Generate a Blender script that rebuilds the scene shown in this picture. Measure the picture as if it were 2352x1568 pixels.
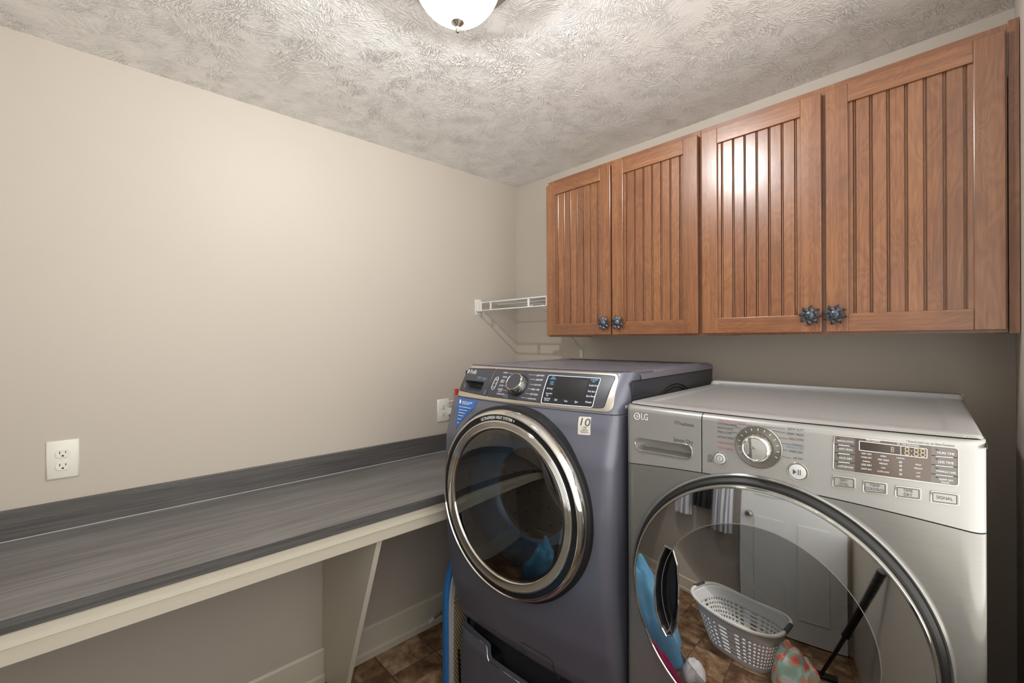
import bpy, bmesh, math, random
from mathutils import Vector, Matrix
random.seed(7)
S = bpy.context.scene
for o in list(bpy.data.objects): bpy.data.objects.remove(o)
COL = S.collection
R = math.radians
PI = math.pi

# ------------------------------------------------------------------ camera
F_PX, YAW, ROLL, CY = 1026.2, R(46.913), -0.003935, 779.5
CAM = Vector((2.0159, -1.9264, 1.5))
_f = Vector((-math.sin(YAW), math.cos(YAW), 0)); _r = Vector((math.cos(YAW), math.sin(YAW), 0)); _u = Vector((0, 0, 1))
AR = _r*math.cos(ROLL) + _u*math.sin(ROLL); AU = _u*math.cos(ROLL) - _r*math.sin(ROLL); AF = _f
cd = bpy.data.cameras.new('camera'); cam = bpy.data.objects.new('camera', cd); COL.objects.link(cam)
cd.sensor_fit = 'HORIZONTAL'; cd.sensor_width = 36; cd.lens = F_PX*36/2352; cd.shift_y = -(784-CY)/2352
cd.clip_start = 0.02; cd.clip_end = 50
m = Matrix((AR, AU, -AF)).transposed().to_4x4(); m.translation = CAM
cam.matrix_world = m
S.camera = cam

# ------------------------------------------------------------------ world, light, exposure
w = bpy.data.worlds.new('world'); S.world = w; w.use_nodes = True
w.node_tree.nodes['Background'].inputs[0].default_value = (1.0, 0.955, 0.89, 1)
w.node_tree.nodes['Background'].inputs[1].default_value = 1.8
S.view_settings.view_transform = 'Standard'; S.view_settings.look = 'None'
S.view_settings.gamma = 1; S.view_settings.use_curve_mapping = False
S.view_settings.exposure = 0.85
S.cycles.diffuse_bounces = 8; S.cycles.max_bounces = 14; S.cycles.transparent_max_bounces = 16
LAMP = (1.103, -1.256)
def point_light(name, loc, watts, radius, color=(1, 1, 1)):
    l = bpy.data.lights.new(name, 'POINT'); l.energy = watts; l.shadow_soft_size = radius; l.color = color
    o = bpy.data.objects.new(name, l); o.location = loc; COL.objects.link(o); return o
point_light('lamp_bulb', (LAMP[0], LAMP[1], 2.402), 29, 0.013, (.99, .995, 1))   # tucked up under the base pan, which shades the ceiling around it

# ------------------------------------------------------------------ materials
def lin(c): return tuple(((x/255)/12.92 if x/255 <= .04045 else ((x/255+.055)/1.055)**2.4) for x in c)
class NT:
    def __init__(s, name):
        s.m = bpy.data.materials.new(name); s.m.use_nodes = True
        s.t = s.m.node_tree; s.n = s.t.nodes; s.b = s.n['Principled BSDF']
    def add(s, typ, **kw):
        n = s.n.new(typ)
        for k, v in kw.items():
            if k.startswith('i_'): n.inputs[k[2:].replace('_', ' ')].default_value = v
            else: setattr(n, k, v)
        return n
    def link(s, a, b): s.t.links.new(a, b)
    def math(s, op, a, b=None, c=None, clamp=False):
        n = s.n.new('ShaderNodeMath'); n.operation = op; n.use_clamp = clamp
        for i, x in enumerate((a, b, c)):
            if x is None: continue
            if isinstance(x, (int, float)): n.inputs[i].default_value = x
            else: s.link(x, n.inputs[i])
        return n.outputs[0]
    def pos(s): return s.add('ShaderNodeNewGeometry').outputs['Position']
    def mapping(s, vec, scale=(1, 1, 1), rot=(0, 0, 0)):
        n = s.add('ShaderNodeMapping'); n.inputs['Scale'].default_value = scale; n.inputs['Rotation'].default_value = rot
        s.link(vec, n.inputs['Vector']); return n.outputs[0]
    def noise(s, vec, scale, detail=3, rough=.5, dist=0):
        n = s.add('ShaderNodeTexNoise'); n.inputs['Scale'].default_value = scale; n.inputs['Detail'].default_value = detail
        n.inputs['Roughness'].default_value = rough; n.inputs['Distortion'].default_value = dist
        s.link(vec, n.inputs['Vector']); return n.outputs['Fac']
    def ramp(s, fac, stops):
        n = s.add('ShaderNodeValToRGB'); el = n.color_ramp.elements
        while len(el) < len(stops): el.new(0.5)
        for e, (p, c) in zip(el, stops): e.position = p; e.color = (*c, 1)
        s.link(fac, n.inputs[0]); return n.outputs[0]
    def mix(s, fac, a, b):
        n = s.add('ShaderNodeMix', data_type='RGBA')
        for i, x in ((0, fac), (6, a), (7, b)):
            if isinstance(x, (int, float)): n.inputs[i].default_value = x
            elif isinstance(x, tuple): n.inputs[i].default_value = (*x, 1)
            else: s.link(x, n.inputs[i])
        return n.outputs[2]
    def bump(s, h, strength=.3, dist=.002):
        n = s.add('ShaderNodeBump'); n.inputs['Strength'].default_value = strength; n.inputs['Distance'].default_value = dist
        s.link(h, n.inputs['Height']); s.link(n.outputs[0], s.b.inputs['Normal'])
    def set(s, **kw):
        for k, v in kw.items():
            k = k.replace('_', ' ')
            if isinstance(v, tuple) and len(v) == 3: v = (*v, 1)
            if hasattr(v, 'is_output'): s.link(v, s.b.inputs[k])
            else: s.b.inputs[k].default_value = v
        return s
def simple(name, rgb, rough=.5, metal=0., var=.04, scale=30, **kw):
    t = NT(name); c = lin(rgb)
    f = t.noise(t.pos(), scale, 3)
    t.set(Base_Color=t.mix(f, tuple(x*(1-var) for x in c), tuple(min(1, x*(1+var)) for x in c)), Roughness=rough, Metallic=metal, **kw)
    return t.m

def m_wall(name, rgb):
    t = NT(name); p = t.pos(); c = lin(rgb)
    f = t.noise(p, 2.2, 2)
    t.set(Base_Color=t.mix(f, tuple(x*.97 for x in c), tuple(x*1.02 for x in c)), Roughness=.55)
    t.bump(t.noise(p, 260, 2), .08, .001); return t.m
def m_ceiling():
    t = NT('stomped_ceiling'); P = t.pos(); hs = []
    for k, (sc, off) in enumerate(((4.6, 0.), (5.6, 3.7), (7.5, 8.1))):
        mp = t.add('ShaderNodeMapping'); mp.inputs['Location'].default_value = (off, off*.6, 0); mp.inputs['Scale'].default_value = (1, 1, 0)
        t.link(P, mp.inputs['Vector']); p0 = mp.outputs[0]
        wn = t.add('ShaderNodeTexNoise'); wn.inputs['Scale'].default_value = 11; wn.inputs['Detail'].default_value = 1; t.link(p0, wn.inputs['Vector'])
        sb = t.add('ShaderNodeVectorMath', operation='MULTIPLY_ADD'); t.link(wn.outputs['Color'], sb.inputs[0]); sb.inputs[1].default_value = (.022, .022, 0); t.link(p0, sb.inputs[2])
        vo = t.add('ShaderNodeTexVoronoi'); vo.voronoi_dimensions = '2D'; vo.inputs['Scale'].default_value = sc; t.link(sb.outputs[0], vo.inputs['Vector'])
        lv = t.add('ShaderNodeVectorMath', operation='SUBTRACT'); t.link(sb.outputs[0], lv.inputs[0]); t.link(vo.outputs['Position'], lv.inputs[1])
        sx = t.add('ShaderNodeSeparateXYZ'); t.link(lv.outputs[0], sx.inputs[0])
        sc3 = t.add('ShaderNodeSeparateColor'); t.link(vo.outputs['Color'], sc3.inputs[0])
        ang = t.math('MULTIPLY', sc3.outputs[0], 6.283)
        ca, sa = t.math('COSINE', ang), t.math('SINE', ang)
        a = t.math('ADD', t.math('MULTIPLY', sx.outputs[0], ca), t.math('MULTIPLY', sx.outputs[1], sa))
        b = t.math('SUBTRACT', t.math('MULTIPLY', sx.outputs[1], ca), t.math('MULTIPLY', sx.outputs[0], sa))
        b = t.math('ADD', b, t.math('MULTIPLY', t.math('MULTIPLY', a, a), t.math('MULTIPLY_ADD', sc3.outputs[1], 8, -4)))
        fan = t.math('DIVIDE', b, t.math('ADD', t.math('ABSOLUTE', a), .09))     # strokes fan out of the stamp
        cx = t.add('ShaderNodeCombineXYZ'); t.link(t.math('MULTIPLY', a, 26), cx.inputs[0]); t.link(t.math('MULTIPLY', fan, 16), cx.inputs[1])
        t.link(t.math('MULTIPLY', sc3.outputs[2], 40), cx.inputs[2])
        n = t.noise(cx.outputs[0], 1.0, 1.3, .5)
        rg = t.math('SUBTRACT', 1, t.math('MULTIPLY', t.math('ABSOLUTE', t.math('SUBTRACT', n, .5)), 11), clamp=True)
        rg = t.math('POWER', rg, 1.4)
        mk = t.math('MULTIPLY', t.math('SUBTRACT', t.noise(p0, 10+2*k, 2), .41), 6, clamp=True)
        hs.append(t.math('MULTIPLY', rg, mk))
    h = t.math('MAXIMUM', hs[0], t.math('MAXIMUM', hs[1], t.math('MULTIPLY', hs[2], .7)))
    h = t.math('ADD', h, t.math('MULTIPLY', t.noise(P, 150, 2), .07))
    t.bump(h, 1.0, .0023)
    t.set(Base_Color=lin((252, 251, 249)), Roughness=.6); return t.m
def m_wood(name, horizontal=False, tone=1.0):
    t = NT(name); P = t.pos()
    sc = (5, 190, 190) if horizontal else (190, 190, 5)
    sx = t.add('ShaderNodeSeparateXYZ'); t.link(P, sx.inputs[0])
    plank = t.math('FLOOR', t.math('DIVIDE', sx.outputs[2 if horizontal else 0], .0373))
    wn = t.add('ShaderNodeTexWhiteNoise'); wn.noise_dimensions = '1D'; t.link(plank, wn.inputs['W'])
    cb = t.add('ShaderNodeCombineXYZ'); t.link(t.math('MULTIPLY', wn.outputs['Value'], 9), cb.inputs[0]); t.link(t.math('MULTIPLY', wn.outputs['Value'], 5), cb.inputs[2])
    va = t.add('ShaderNodeVectorMath', operation='ADD'); t.link(P, va.inputs[0]); t.link(cb.outputs[0], va.inputs[1])
    fine = t.noise(t.mapping(va.outputs[0], sc), 1, 4, .7, .3)
    broad = t.noise(t.mapping(va.outputs[0], tuple(x*k_ for x, k_ in zip(sc, (.5, .06, .06) if horizontal else (.06, .06, .5)))), 1, 2, .5, 1.2)
    cath = t.math('MULTIPLY', t.math('SINE', t.math('MULTIPLY', broad, 85)), .5)
    blot = t.noise(t.mapping(P, (1.4, 1.4, .9)), 6, 3)
    f = t.math('ADD', t.math('MULTIPLY', fine, .6), t.math('MULTIPLY', blot, .3))
    f = t.math('ADD', f, t.math('MULTIPLY', cath, .10)); f = t.math('ADD', f, t.math('MULTIPLY', wn.outputs['Value'], .16))
    k = tone*.70
    col = t.ramp(f, [(.25, tuple(x*k for x in lin((112, 70, 43)))), (.5, tuple(x*k for x in lin((146, 94, 60)))), (.75, tuple(x*k for x in lin((174, 120, 78))))])
    t.set(Base_Color=col, Roughness=.32, Specular_IOR_Level=.5, Coat_Weight=.7, Coat_Roughness=.23)
    t.bump(fine, .05, .001); return t.m
def m_laminate(name, k):
    t = NT(name); P = t.pos()
    f = t.noise(t.mapping(P, (150, 3.2, 150)), 1, 4, .7); g = t.noise(t.mapping(P, (22, 1.2, 22)), 1, 3)
    f = t.math('ADD', t.math('MULTIPLY', f, .7), t.math('MULTIPLY', g, .35))
    t.set(Base_Color=t.ramp(f, [(p, tuple(k*x for x in lin(c))) for p, c in ((.3, (61, 59, 57)), (.52, (93, 91, 90)), (.75, (124, 123, 122)))]), Roughness=.42, Specular_IOR_Level=.55)
    t.bump(f, .12, .001); return t.m
def m_floor():
    t = NT('stone_look_tile'); P = t.pos()
    sx = t.add('ShaderNodeSeparateXYZ'); t.link(P, sx.inputs[0])
    def edge(c, off):
        u = t.math('DIVIDE', t.math('ADD', c, off), .23)
        fr = t.math('FRACT', u); d = t.math('MINIMUM', fr, t.math('SUBTRACT', 1, fr))
        return t.math('LESS_THAN', d, .010), t.math('FLOOR', u)
    ex, ix = edge(sx.outputs[0], .04); ey, iy = edge(sx.outputs[1], .96+2.3)
    g = t.math('MAXIMUM', ex, ey)
    cb = t.add('ShaderNodeCombineXYZ'); t.link(ix, cb.inputs[0]); t.link(iy, cb.inputs[1])
    wn = t.add('ShaderNodeTexWhiteNoise'); wn.noise_dimensions = '2D'; t.link(cb.outputs[0], wn.inputs['Vector'])
    ofs = t.add('ShaderNodeVectorMath', operation='MULTIPLY_ADD'); t.link(wn.outputs['Color'], ofs.inputs[0]); ofs.inputs[1].default_value = (7, 7, 7); t.link(P, ofs.inputs[2])
    n = t.noise(ofs.outputs[0], 9, 6, .62, .8); n2 = t.noise(ofs.outputs[0], 30, 4, .6)
    f = t.math('ADD', t.math('MULTIPLY', n, .75), t.math('MULTIPLY', n2, .25)); f = t.math('ADD', f, t.math('MULTIPLY_ADD', wn.outputs['Value'], .14, -.07))
    col = t.ramp(f, [(.32, lin((70, 50, 36))), (.45, lin((112, 82, 58))), (.56, lin((152, 120, 90))), (.7, lin((196, 172, 144)))])
    t.set(Base_Color=t.mix(g, col, lin((84, 64, 48))), Roughness=.4)
    t.bump(t.math('SUBTRACT', 1, g), .3, .002); return t.m
def m_brushed(name, rgb, rough, horiz=True, amount=.12, metal=1.0, dust=False):
    t = NT(name); P = t.pos(); c = lin(rgb)
    f = t.noise(t.mapping(P, (2, 2, 260) if horiz else (260, 260, 2)), 1, 3)
    col = t.mix(f, tuple(x*(1-amount) for x in c), tuple(min(1, x*(1+amount)) for x in c))
    if dust:
        v = t.add('ShaderNodeTexVoronoi'); v.inputs['Scale'].default_value = 95; t.link(P, v.inputs['Vector'])
        rr = t.math('MULTIPLY', t.noise(P, 9, 2), .34)
        sp = t.math('LESS_THAN', v.outputs['Distance'], t.math('SUBTRACT', rr, .10))
        col = t.mix(t.math('MULTIPLY', sp, .8), col, lin((225, 225, 225)))
        t.set(Roughness=t.math('ADD', t.math('MULTIPLY', sp, .4), rough))
        t.set(Metallic=t.math('MULTIPLY', t.math('SUBTRACT', 1, sp), metal))
    else:
        t.set(Roughness=t.math('ADD', t.math('MULTIPLY', f, .06), rough-.03), Metallic=metal)
    t.set(Base_Color=col); return t.m
def m_glass(name, tint, ior, extra=0.0, rough=.0):
    t = NT(name); t.n.remove(t.b); out = t.n['Material Output']
    fr = t.add('ShaderNodeFresnel'); fr.inputs['IOR'].default_value = ior
    tr = t.add('ShaderNodeBsdfTransparent'); tr.inputs[0].default_value = (*tint, 1)
    gl = t.add('ShaderNodeBsdfGlossy'); gl.inputs['Roughness'].default_value = rough
    mx = t.add('ShaderNodeMixShader'); t.link(t.math('ADD', fr.outputs[0], extra, clamp=True), mx.inputs[0]); t.link(tr.outputs[0], mx.inputs[1]); t.link(gl.outputs[0], mx.inputs[2])
    t.link(mx.outputs[0], out.inputs['Surface']); return t.m
def m_lampglass():
    t = NT('frosted_lamp_glass'); t.n.remove(t.b); out = t.n['Material Output']
    tr = t.add('ShaderNodeBsdfTransparent'); tr.inputs[0].default_value = (1, 1, 1, 1)
    em = t.add('ShaderNodeEmission'); em.inputs[0].default_value = (1, .985, .96, 1); em.inputs[1].default_value = 4
    mx = t.add('ShaderNodeMixShader'); mx.inputs[0].default_value = .45
    t.link(tr.outputs[0], mx.inputs[1]); t.link(em.outputs[0], mx.inputs[2]); t.link(mx.outputs[0], out.inputs['Surface']); return t.m
def m_stripes(name, c1, c2, scale, axis='X', duty=.3, noisy=0.):
    t = NT(name); P = t.pos(); sx = t.add('ShaderNodeSeparateXYZ'); t.link(P, sx.inputs[0])
    fr = t.math('FRACT', t.math('MULTIPLY', sx.outputs['XYZ'.index(axis)], scale))
    t.set(Base_Color=t.mix(t.math('LESS_THAN', fr, duty), lin(c1), lin(c2)), Roughness=.85); return t.m
def m_patches(name, cols, scale):
    t = NT(name); n = t.noise(t.pos(), scale, 2, .5, 1.5)
    k = len(cols); n1 = t.ramp(n, [(.32+.36*i/(k-1), lin(c)) for i, c in enumerate(cols)])
    t.set(Base_Color=n1, Roughness=.85); return t.m
def m_mesh():
    t = NT('expanded_metal_mesh'); t.n['Material Output']; P = t.pos()
    sx = t.add('ShaderNodeSeparateXYZ'); t.link(P, sx.inputs[0])
    a = t.math('MULTIPLY', sx.outputs[1], 95); b = t.math('MULTIPLY', sx.outputs[2], 52)
    g1 = t.math('ABSOLUTE', t.math('SUBTRACT', t.math('FRACT', t.math('ADD', a, b)), .5))
    g2 = t.math('ABSOLUTE', t.math('SUBTRACT', t.math('FRACT', t.math('SUBTRACT', a, b)), .5))
    wire = t.math('LESS_THAN', t.math('MINIMUM', g1, g2), .12)
    t.set(Base_Color=t.mix(wire, lin((70, 58, 44)), lin((205, 190, 150))), Roughness=.6)
    t.bump(wire, .5, .002); return t.m

WALL = m_wall('beige_wall_paint', (191, 183, 172))
CEIL = m_ceiling()
CREAM = simple('cream_trim_paint', (206, 200, 183), .4, var=.01)
WHITE = simple('white_plastic', (228, 227, 218), .35, var=.01)
WHITEM = simple('white_enamel_wire', (226, 225, 222), .35, var=.01)
SLOT = simple('dark_slot', (40, 38, 34), .6)
WOODV = m_wood('cherry_wood_upright_grain'); WOODH = m_wood('cherry_wood_level_grain', True)
LAM = m_laminate('wood_laminate_lit', 1.38); LAMD = m_laminate('dark_wood_laminate', .70); FLOOR = m_floor()  # one laminate: worktop copy lightened for the ceiling's sheen, edge and backsplash darker
PEWTER = simple('antique_pewter', (90, 94, 102), .33, .8, .25, 140)
CHROME = m_brushed('chrome', (222, 221, 216), .06, amount=.02)
NICKEL = m_brushed('satin_nickel_trim', (214, 210, 200), .24, amount=.03)
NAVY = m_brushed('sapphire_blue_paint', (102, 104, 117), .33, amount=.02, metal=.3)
NAVYT = m_brushed('sapphire_blue_lid_lit', (128, 125, 138), .27, amount=.02, metal=.3)  # same blue paint, lightened to stand for the light on the lid
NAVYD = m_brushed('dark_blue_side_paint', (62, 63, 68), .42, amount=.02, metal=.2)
PANEL = simple('dark_control_glass', (60, 61, 68), .36, .1, .02)
DISP = simple('display_glass', (36, 38, 46), .16, .1, .02)
BLACK = simple('black_plastic', (20, 21, 23), .3, var=.1)
BLACKM = simple('black_rubber', (13, 13, 14), .5)
GREYP = simple('grey_gasket_rubber', (92, 92, 94), .5)
STEEL = m_brushed('graphite_steel', (134, 134, 131), .22, amount=.05, metal=.5)
STEELP = m_brushed('silver_control_paint', (160, 160, 158), .3, amount=.02, metal=.45)
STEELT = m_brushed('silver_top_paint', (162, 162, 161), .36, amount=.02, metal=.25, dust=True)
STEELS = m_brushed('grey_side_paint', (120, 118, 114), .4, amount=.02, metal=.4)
SMOKE = m_brushed('smoked_mirror_plastic', (188, 189, 190), .035, amount=.01)
INK_W = simple('white_print', (232, 234, 238), .5, var=0)
INK_B = simple('light_blue_print', (110, 178, 216), .5, var=0)
INK_D = simple('dark_grey_print', (66, 66, 70), .5, var=0)
INK_R = simple('red_print', (170, 92, 90), .5, var=0)
INK_BL = simple('blue_print', (80, 118, 158), .5, var=0)
STICKB = simple('blue_sticker', (44, 96, 166), .35, var=.05)
STICKS = simple('silver_sticker', (196, 192, 184), .35, var=.02)
WGLASS = m_glass('washer_door_glass', (.84, .85, .86), 1.7, .06)
DGLASS = m_glass('dryer_window_glass', (.40, .38, .36), 1.8, .20)
BLUEP = simple('blue_tinted_bowl', (62, 112, 150), .12, .1, .08)
DRUM = m_brushed('drum_steel', (110, 104, 98), .3, amount=.1)
SMOKEBTN = simple('grey_touch_keys', (108, 104, 100), .3, .3)
SCREEN = simple('brown_display_glass', (92, 82, 76), .15, .3)
LCD = simple('dark_lcd', (52, 46, 42), .15)
LAMPG = m_lampglass()
BLUEC = simple('blue_board_cover', (44, 112, 178), .8, var=.12, scale=60)
LGREY = simple('pale_grey_paint', (186, 188, 190), .45, var=.02)
GREYM = simple('grey_steel_tube', (150, 148, 142), .35, .6)
MESH = m_mesh()
RED = simple('red_handle', (200, 60, 50), .4)
DOORW = simple('white_door_paint', (226, 228, 228), .35, var=.01)

# ------------------------------------------------------------------ mesh helpers
class MB:
    def __init__(s): s.v = []; s.f = []
    def add(s, vs, fs):
        o = len(s.v); s.v += [tuple(v) for v in vs]; s.f += [tuple(i+o for i in f) for f in fs]; return s
    def box(s, x0, x1, y0, y1, z0, z1):
        return s.add([(x, y, z) for z in (z0, z1) for y in (y0, y1) for x in (x0, x1)],
                     [(0, 2, 3, 1), (4, 5, 7, 6), (0, 1, 5, 4), (2, 6, 7, 3), (0, 4, 6, 2), (1, 3, 7, 5)])
    def prism(s, poly, e):   # poly: list of 3d points (ccw seen against e), e: extrusion vector
        n = len(poly); vs = [Vector(p) for p in poly]; vs += [v+Vector(e) for v in vs]
        return s.add(vs, [tuple(range(n))[::-1], tuple(range(n, 2*n))] + [(i, (i+1) % n, n+(i+1) % n, n+i) for i in range(n)])
    def tube(s, pts, r, n=10, closed=False, caps=True):
        pts = [Vector(p) for p in pts]; k = len(pts); o = len(s.v); prev = None; rr = r if isinstance(r, (list, tuple)) else [r]*k
        for i, p in enumerate(pts):
            a = pts[(i-1) % k] if (closed or i > 0) else p; b = pts[(i+1) % k] if (closed or i < k-1) else p
            t = (b-a).normalized()
            if prev is None:
                u = t.orthogonal().normalized()
            else:
                u = (prev - t*prev.dot(t)); u = u.normalized() if u.length > 1e-6 else t.orthogonal().normalized()
            prev = u; q = t.cross(u)
            for j in range(n):
                an = 2*PI*j/n; s.v.append(tuple(p + (u*math.cos(an)+q*math.sin(an))*rr[i]))
        for i in range(k if closed else k-1):
            for j in range(n):
                a = o+i*n+j; b = o+i*n+(j+1) % n; c = o+((i+1) % k)*n+(j+1) % n; d = o+((i+1) % k)*n+j
                s.f.append((a, b, c, d))
        if caps and not closed:
            s.f.append(tuple(o+j for j in range(n))[::-1]); s.f.append(tuple(o+(k-1)*n+j for j in range(n)))
        return s
    def lathe(s, prof, fn, n=48):   # prof: [(r,h)], fn(x,y,h)->3d ; open profile, degenerate r=0 allowed
        o = len(s.v)
        for (r, h) in prof:
            for j in range(n):
                a = 2*PI*j/n; s.v.append(tuple(fn(r*math.cos(a), r*math.sin(a), h)))
        for i in range(len(prof)-1):
            for j in range(n):
                s.f.append((o+i*n+j, o+i*n+(j+1) % n, o+(i+1)*n+(j+1) % n, o+(i+1)*n+j))
        return s
    def grid(s, us, vs, fn, keep=None):
        o = len(s.v); nu = len(us)
        for v in vs:
            for u in us: s.v.append(tuple(fn(u, v)))
        for j in range(len(vs)-1):
            for i in range(nu-1):
                if keep and not keep((us[i]+us[i+1])/2, (vs[j]+vs[j+1])/2): continue
                a = o+j*nu+i; s.f.append((a, a+1, a+nu+1, a+nu))
        return s
    def build(s, name, mat, parent=None, smooth=True, bevel=0, angle=35, subsurf=0, weld=False):
        me = bpy.data.meshes.new(name); me.from_pydata(s.v, [], s.f)
        bm = bmesh.new(); bm.from_mesh(me)
        bmesh.ops.remove_doubles(bm, verts=bm.verts, dist=1e-6)
        lone = [v for v in bm.verts if not v.link_faces]
        bmesh.ops.delete(bm, geom=lone, context='VERTS')
        bmesh.ops.recalc_face_normals(bm, faces=bm.faces) if weld else None
        bm.to_mesh(me); bm.free(); me.update()
        if smooth:
            me.polygons.foreach_set('use_smooth', [True]*len(me.polygons)); me.set_sharp_from_angle(angle=R(angle))
        me.materials.append(mat)
        o = bpy.data.objects.new(name, me); COL.objects.link(o)
        if parent: o.parent = parent
        if bevel:
            b = o.modifiers.new('bevel', 'BEVEL'); b.width = bevel; b.segments = 2; b.limit_method = 'ANGLE'; b.angle_limit = R(40)
        if subsurf:
            q = o.modifiers.new('subd', 'SUBSURF'); q.levels = subsurf; q.render_levels = subsurf
        return o
def thing(name, label, cat, loc=(0, 0, 0), rotz=0, group=None):
    o = bpy.data.objects.new(name, None); COL.objects.link(o); o.location = loc; o.rotation_euler = (0, 0, rotz)
    o.empty_display_size = .05
    o['label'] = label; o['category'] = cat
    if group: o['group'] = group
    return o
def tag(o, label, cat, group=None):
    o['label'] = label; o['category'] = cat
    if group: o['group'] = group
    return o
def struct(o, label=None):
    o['kind'] = 'structure'
    if label: o['label'] = label
    return o
def relabel(o, s): o['label'] = s; return o
_txt = {}
def text_mesh(s, size, align='LEFT', bold=0.0):
    """flat outline letters, a little condensed"""
    k = (s, size, align, bold)
    if k in _txt: return _txt[k]
    c = bpy.data.curves.new('t', 'FONT'); c.body = s; c.size = size; c.align_x = align; c.align_y = 'CENTER'; c.resolution_u = 3; c.offset = bold
    o = bpy.data.objects.new('t', c); COL.objects.link(o); bpy.context.view_layer.update()
    dg = bpy.context.evaluated_depsgraph_get(); me = bpy.data.meshes.new_from_object(o.evaluated_get(dg))
    r = ([(v.co.x*.84, v.co.y, 0) for v in me.vertices], [tuple(p.vertices) for p in me.polygons])
    bpy.data.objects.remove(o); bpy.data.curves.remove(c); bpy.data.meshes.remove(me)
    _txt[k] = r; return r
def ray(px, py): return (AF + AR*((px-1176)/F_PX) + AU*((CY-py)/F_PX))
def on_plane(px, py, axis, val):
    d = ray(px, py); t = (val-CAM[axis])/d[axis]; return CAM + d*t

# ================================================================== SETTING
WR, YF, H = 2.067, -2.56, 2.443
OPX = -.12
OPEN_Y = -.60      # beyond here the unseen right wall is cut open above to let light in
struct(MB().box(-.12, 0, YF-.12, .12, -.1, H+.1).build('wall_left', WALL, smooth=False), 'plain beige wall behind the counter')
struct(MB().box(0, WR+.12, 0, .12, -.1, H+.1).build('wall_back', WALL, smooth=False), 'beige wall behind the cabinets and machines')
struct(MB().box(OPX, WR+.12, YF-.12, YF, -.1, H+.1).build('wall_front', WALL, smooth=False), 'beige wall seen only mirrored in the dryer door')
struct(MB().box(WR, WR+.12, OPEN_Y, 0, 0, H).box(WR, WR+.12, YF, OPEN_Y, 0, .95).build('wall_right', WALL, smooth=False), 'beige wall at the right edge, its unseen front part cut low to let light in')
struct(MB().box(-.12, WR+.9, YF-.12, .12, -.1, 0).build('floor', FLOOR, smooth=False), 'brown stone-look square tile floor')
struct(MB().box(-.12, WR+.12, YF-.12, .12, H, H+.1).build('ceiling', CEIL, smooth=False), 'white stomp-textured ceiling')
def baseboard(name, pts, e):
    return struct(MB().prism(pts, e).build(name, CREAM, smooth=False, bevel=.002), 'tall cream painted baseboard')
prof = [(0, 0), (.022, 0), (.022, .03), (.014, .038), (.014, .138), (.008, .148), (0, .148)]
baseboard('baseboard_left', [(x, YF, z) for x, z in prof], (0, -YF, 0))
baseboard('baseboard_back', [(0.03, -x, z) for x, z in prof], (WR-.03, 0, 0))
baseboard('baseboard_front', [(.03, YF+x, z) for x, z in prof], (WR-.03, 0, 0))
# opened door lying along the front wall (seen mirrored in the dryer door)
dx0, dx1, dy0, dy1 = 1.29, 2.03, YF+.03, YF+.065
dm = MB().box(dx0, dx1, dy0, dy1, .012, 2.03)
for (a, b) in ((.2, .95), (1.12, 1.9)):
    for (c, d) in ((dx0+.11, dx0+.33), (dx0+.42, dx1-.11)):
        dm.box(c, d, dy1, dy1+.006, a, b)
door = struct(dm.build('door_1', DOORW, smooth=False, bevel=.003), 'white panel door standing open')
kn = MB().lathe([(0, .06), (.018, .06), (.028, .045), (.026, .03), (.012, .02), (.011, .004), (.03, .003), (.03, 0)], lambda x, y, h: (dx0+.07+x, dy1+h, .95+y), 24)
kn.build('door_knob', NICKEL, door, weld=True)

# ================================================================== CEILING LAMP
lx, ly = LAMP
la = thing('ceiling_light', 'round frosted glass flush ceiling light with nickel finial, switched on', 'ceiling light', (lx, ly, H))
MB().lathe([(0, 0), (.148, 0), (.152, -.006), (.150, -.020), (.146, -.026), (0, -.026)], lambda x, y, h: (x, y, h), 48).build('base_pan', NICKEL, la, weld=True)
dome = [(.112*math.cos(a), -.026-.115*math.sin(a)) for a in [R(3*i) for i in range(31)]]
MB().lathe(dome, lambda x, y, h: (x, y, h), 64).build('glass_bowl', LAMPG, la, weld=True)
MB().lathe([(0, -.137), (.0165, -.139), (.016, -.146), (.008, -.153), (.0045, -.156), (.0055, -.16), (.0055, -.165), (.004, -.170), (0, -.1715)], lambda x, y, h: (x, y, h), 24).build('finial', NICKEL, la, weld=True)

# ================================================================== COUNTER
ct = thing('built_in_counter', 'long dark wood-look worktop fixed along the beige left wall', 'counter', (0, -1.4, 0))
def ctp(mb, name, mat, **k):
    o = mb.build(name, mat, ct, **k); o.location = (0, 1.4, 0); return o
CE, CF, CX = -.36, -.745, .574    # right end at the wall, right end of the front edge
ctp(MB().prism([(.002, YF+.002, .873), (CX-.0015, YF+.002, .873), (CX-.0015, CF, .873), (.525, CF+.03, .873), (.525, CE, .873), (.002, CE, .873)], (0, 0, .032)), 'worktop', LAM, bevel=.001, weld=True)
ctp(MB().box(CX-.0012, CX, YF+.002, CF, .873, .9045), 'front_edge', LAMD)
relabel(ctp(MB().tube([(.0205, YF+.003, .9058), (.0205, CE-.001, .9058)], .0013, 6), 'caulk_line', LGREY), 'pale caulk line along the backsplash')
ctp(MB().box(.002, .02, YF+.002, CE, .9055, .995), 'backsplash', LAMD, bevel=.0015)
ctp(MB().box(.535, CX-.007, YF+.002, CF, .836, .8725), 'apron', CREAM, bevel=.0015)
ap = MB().prism([(.53, YF+.002, .796), (CX-.016, YF+.002, .796), (CX-.010, YF+.002, .8355), (.53, YF+.002, .8355)], (0, CF-YF-.002, 0))
relabel(ctp(ap, 'apron', CREAM, bevel=.0015), 'cream painted lower apron strip')
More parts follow.
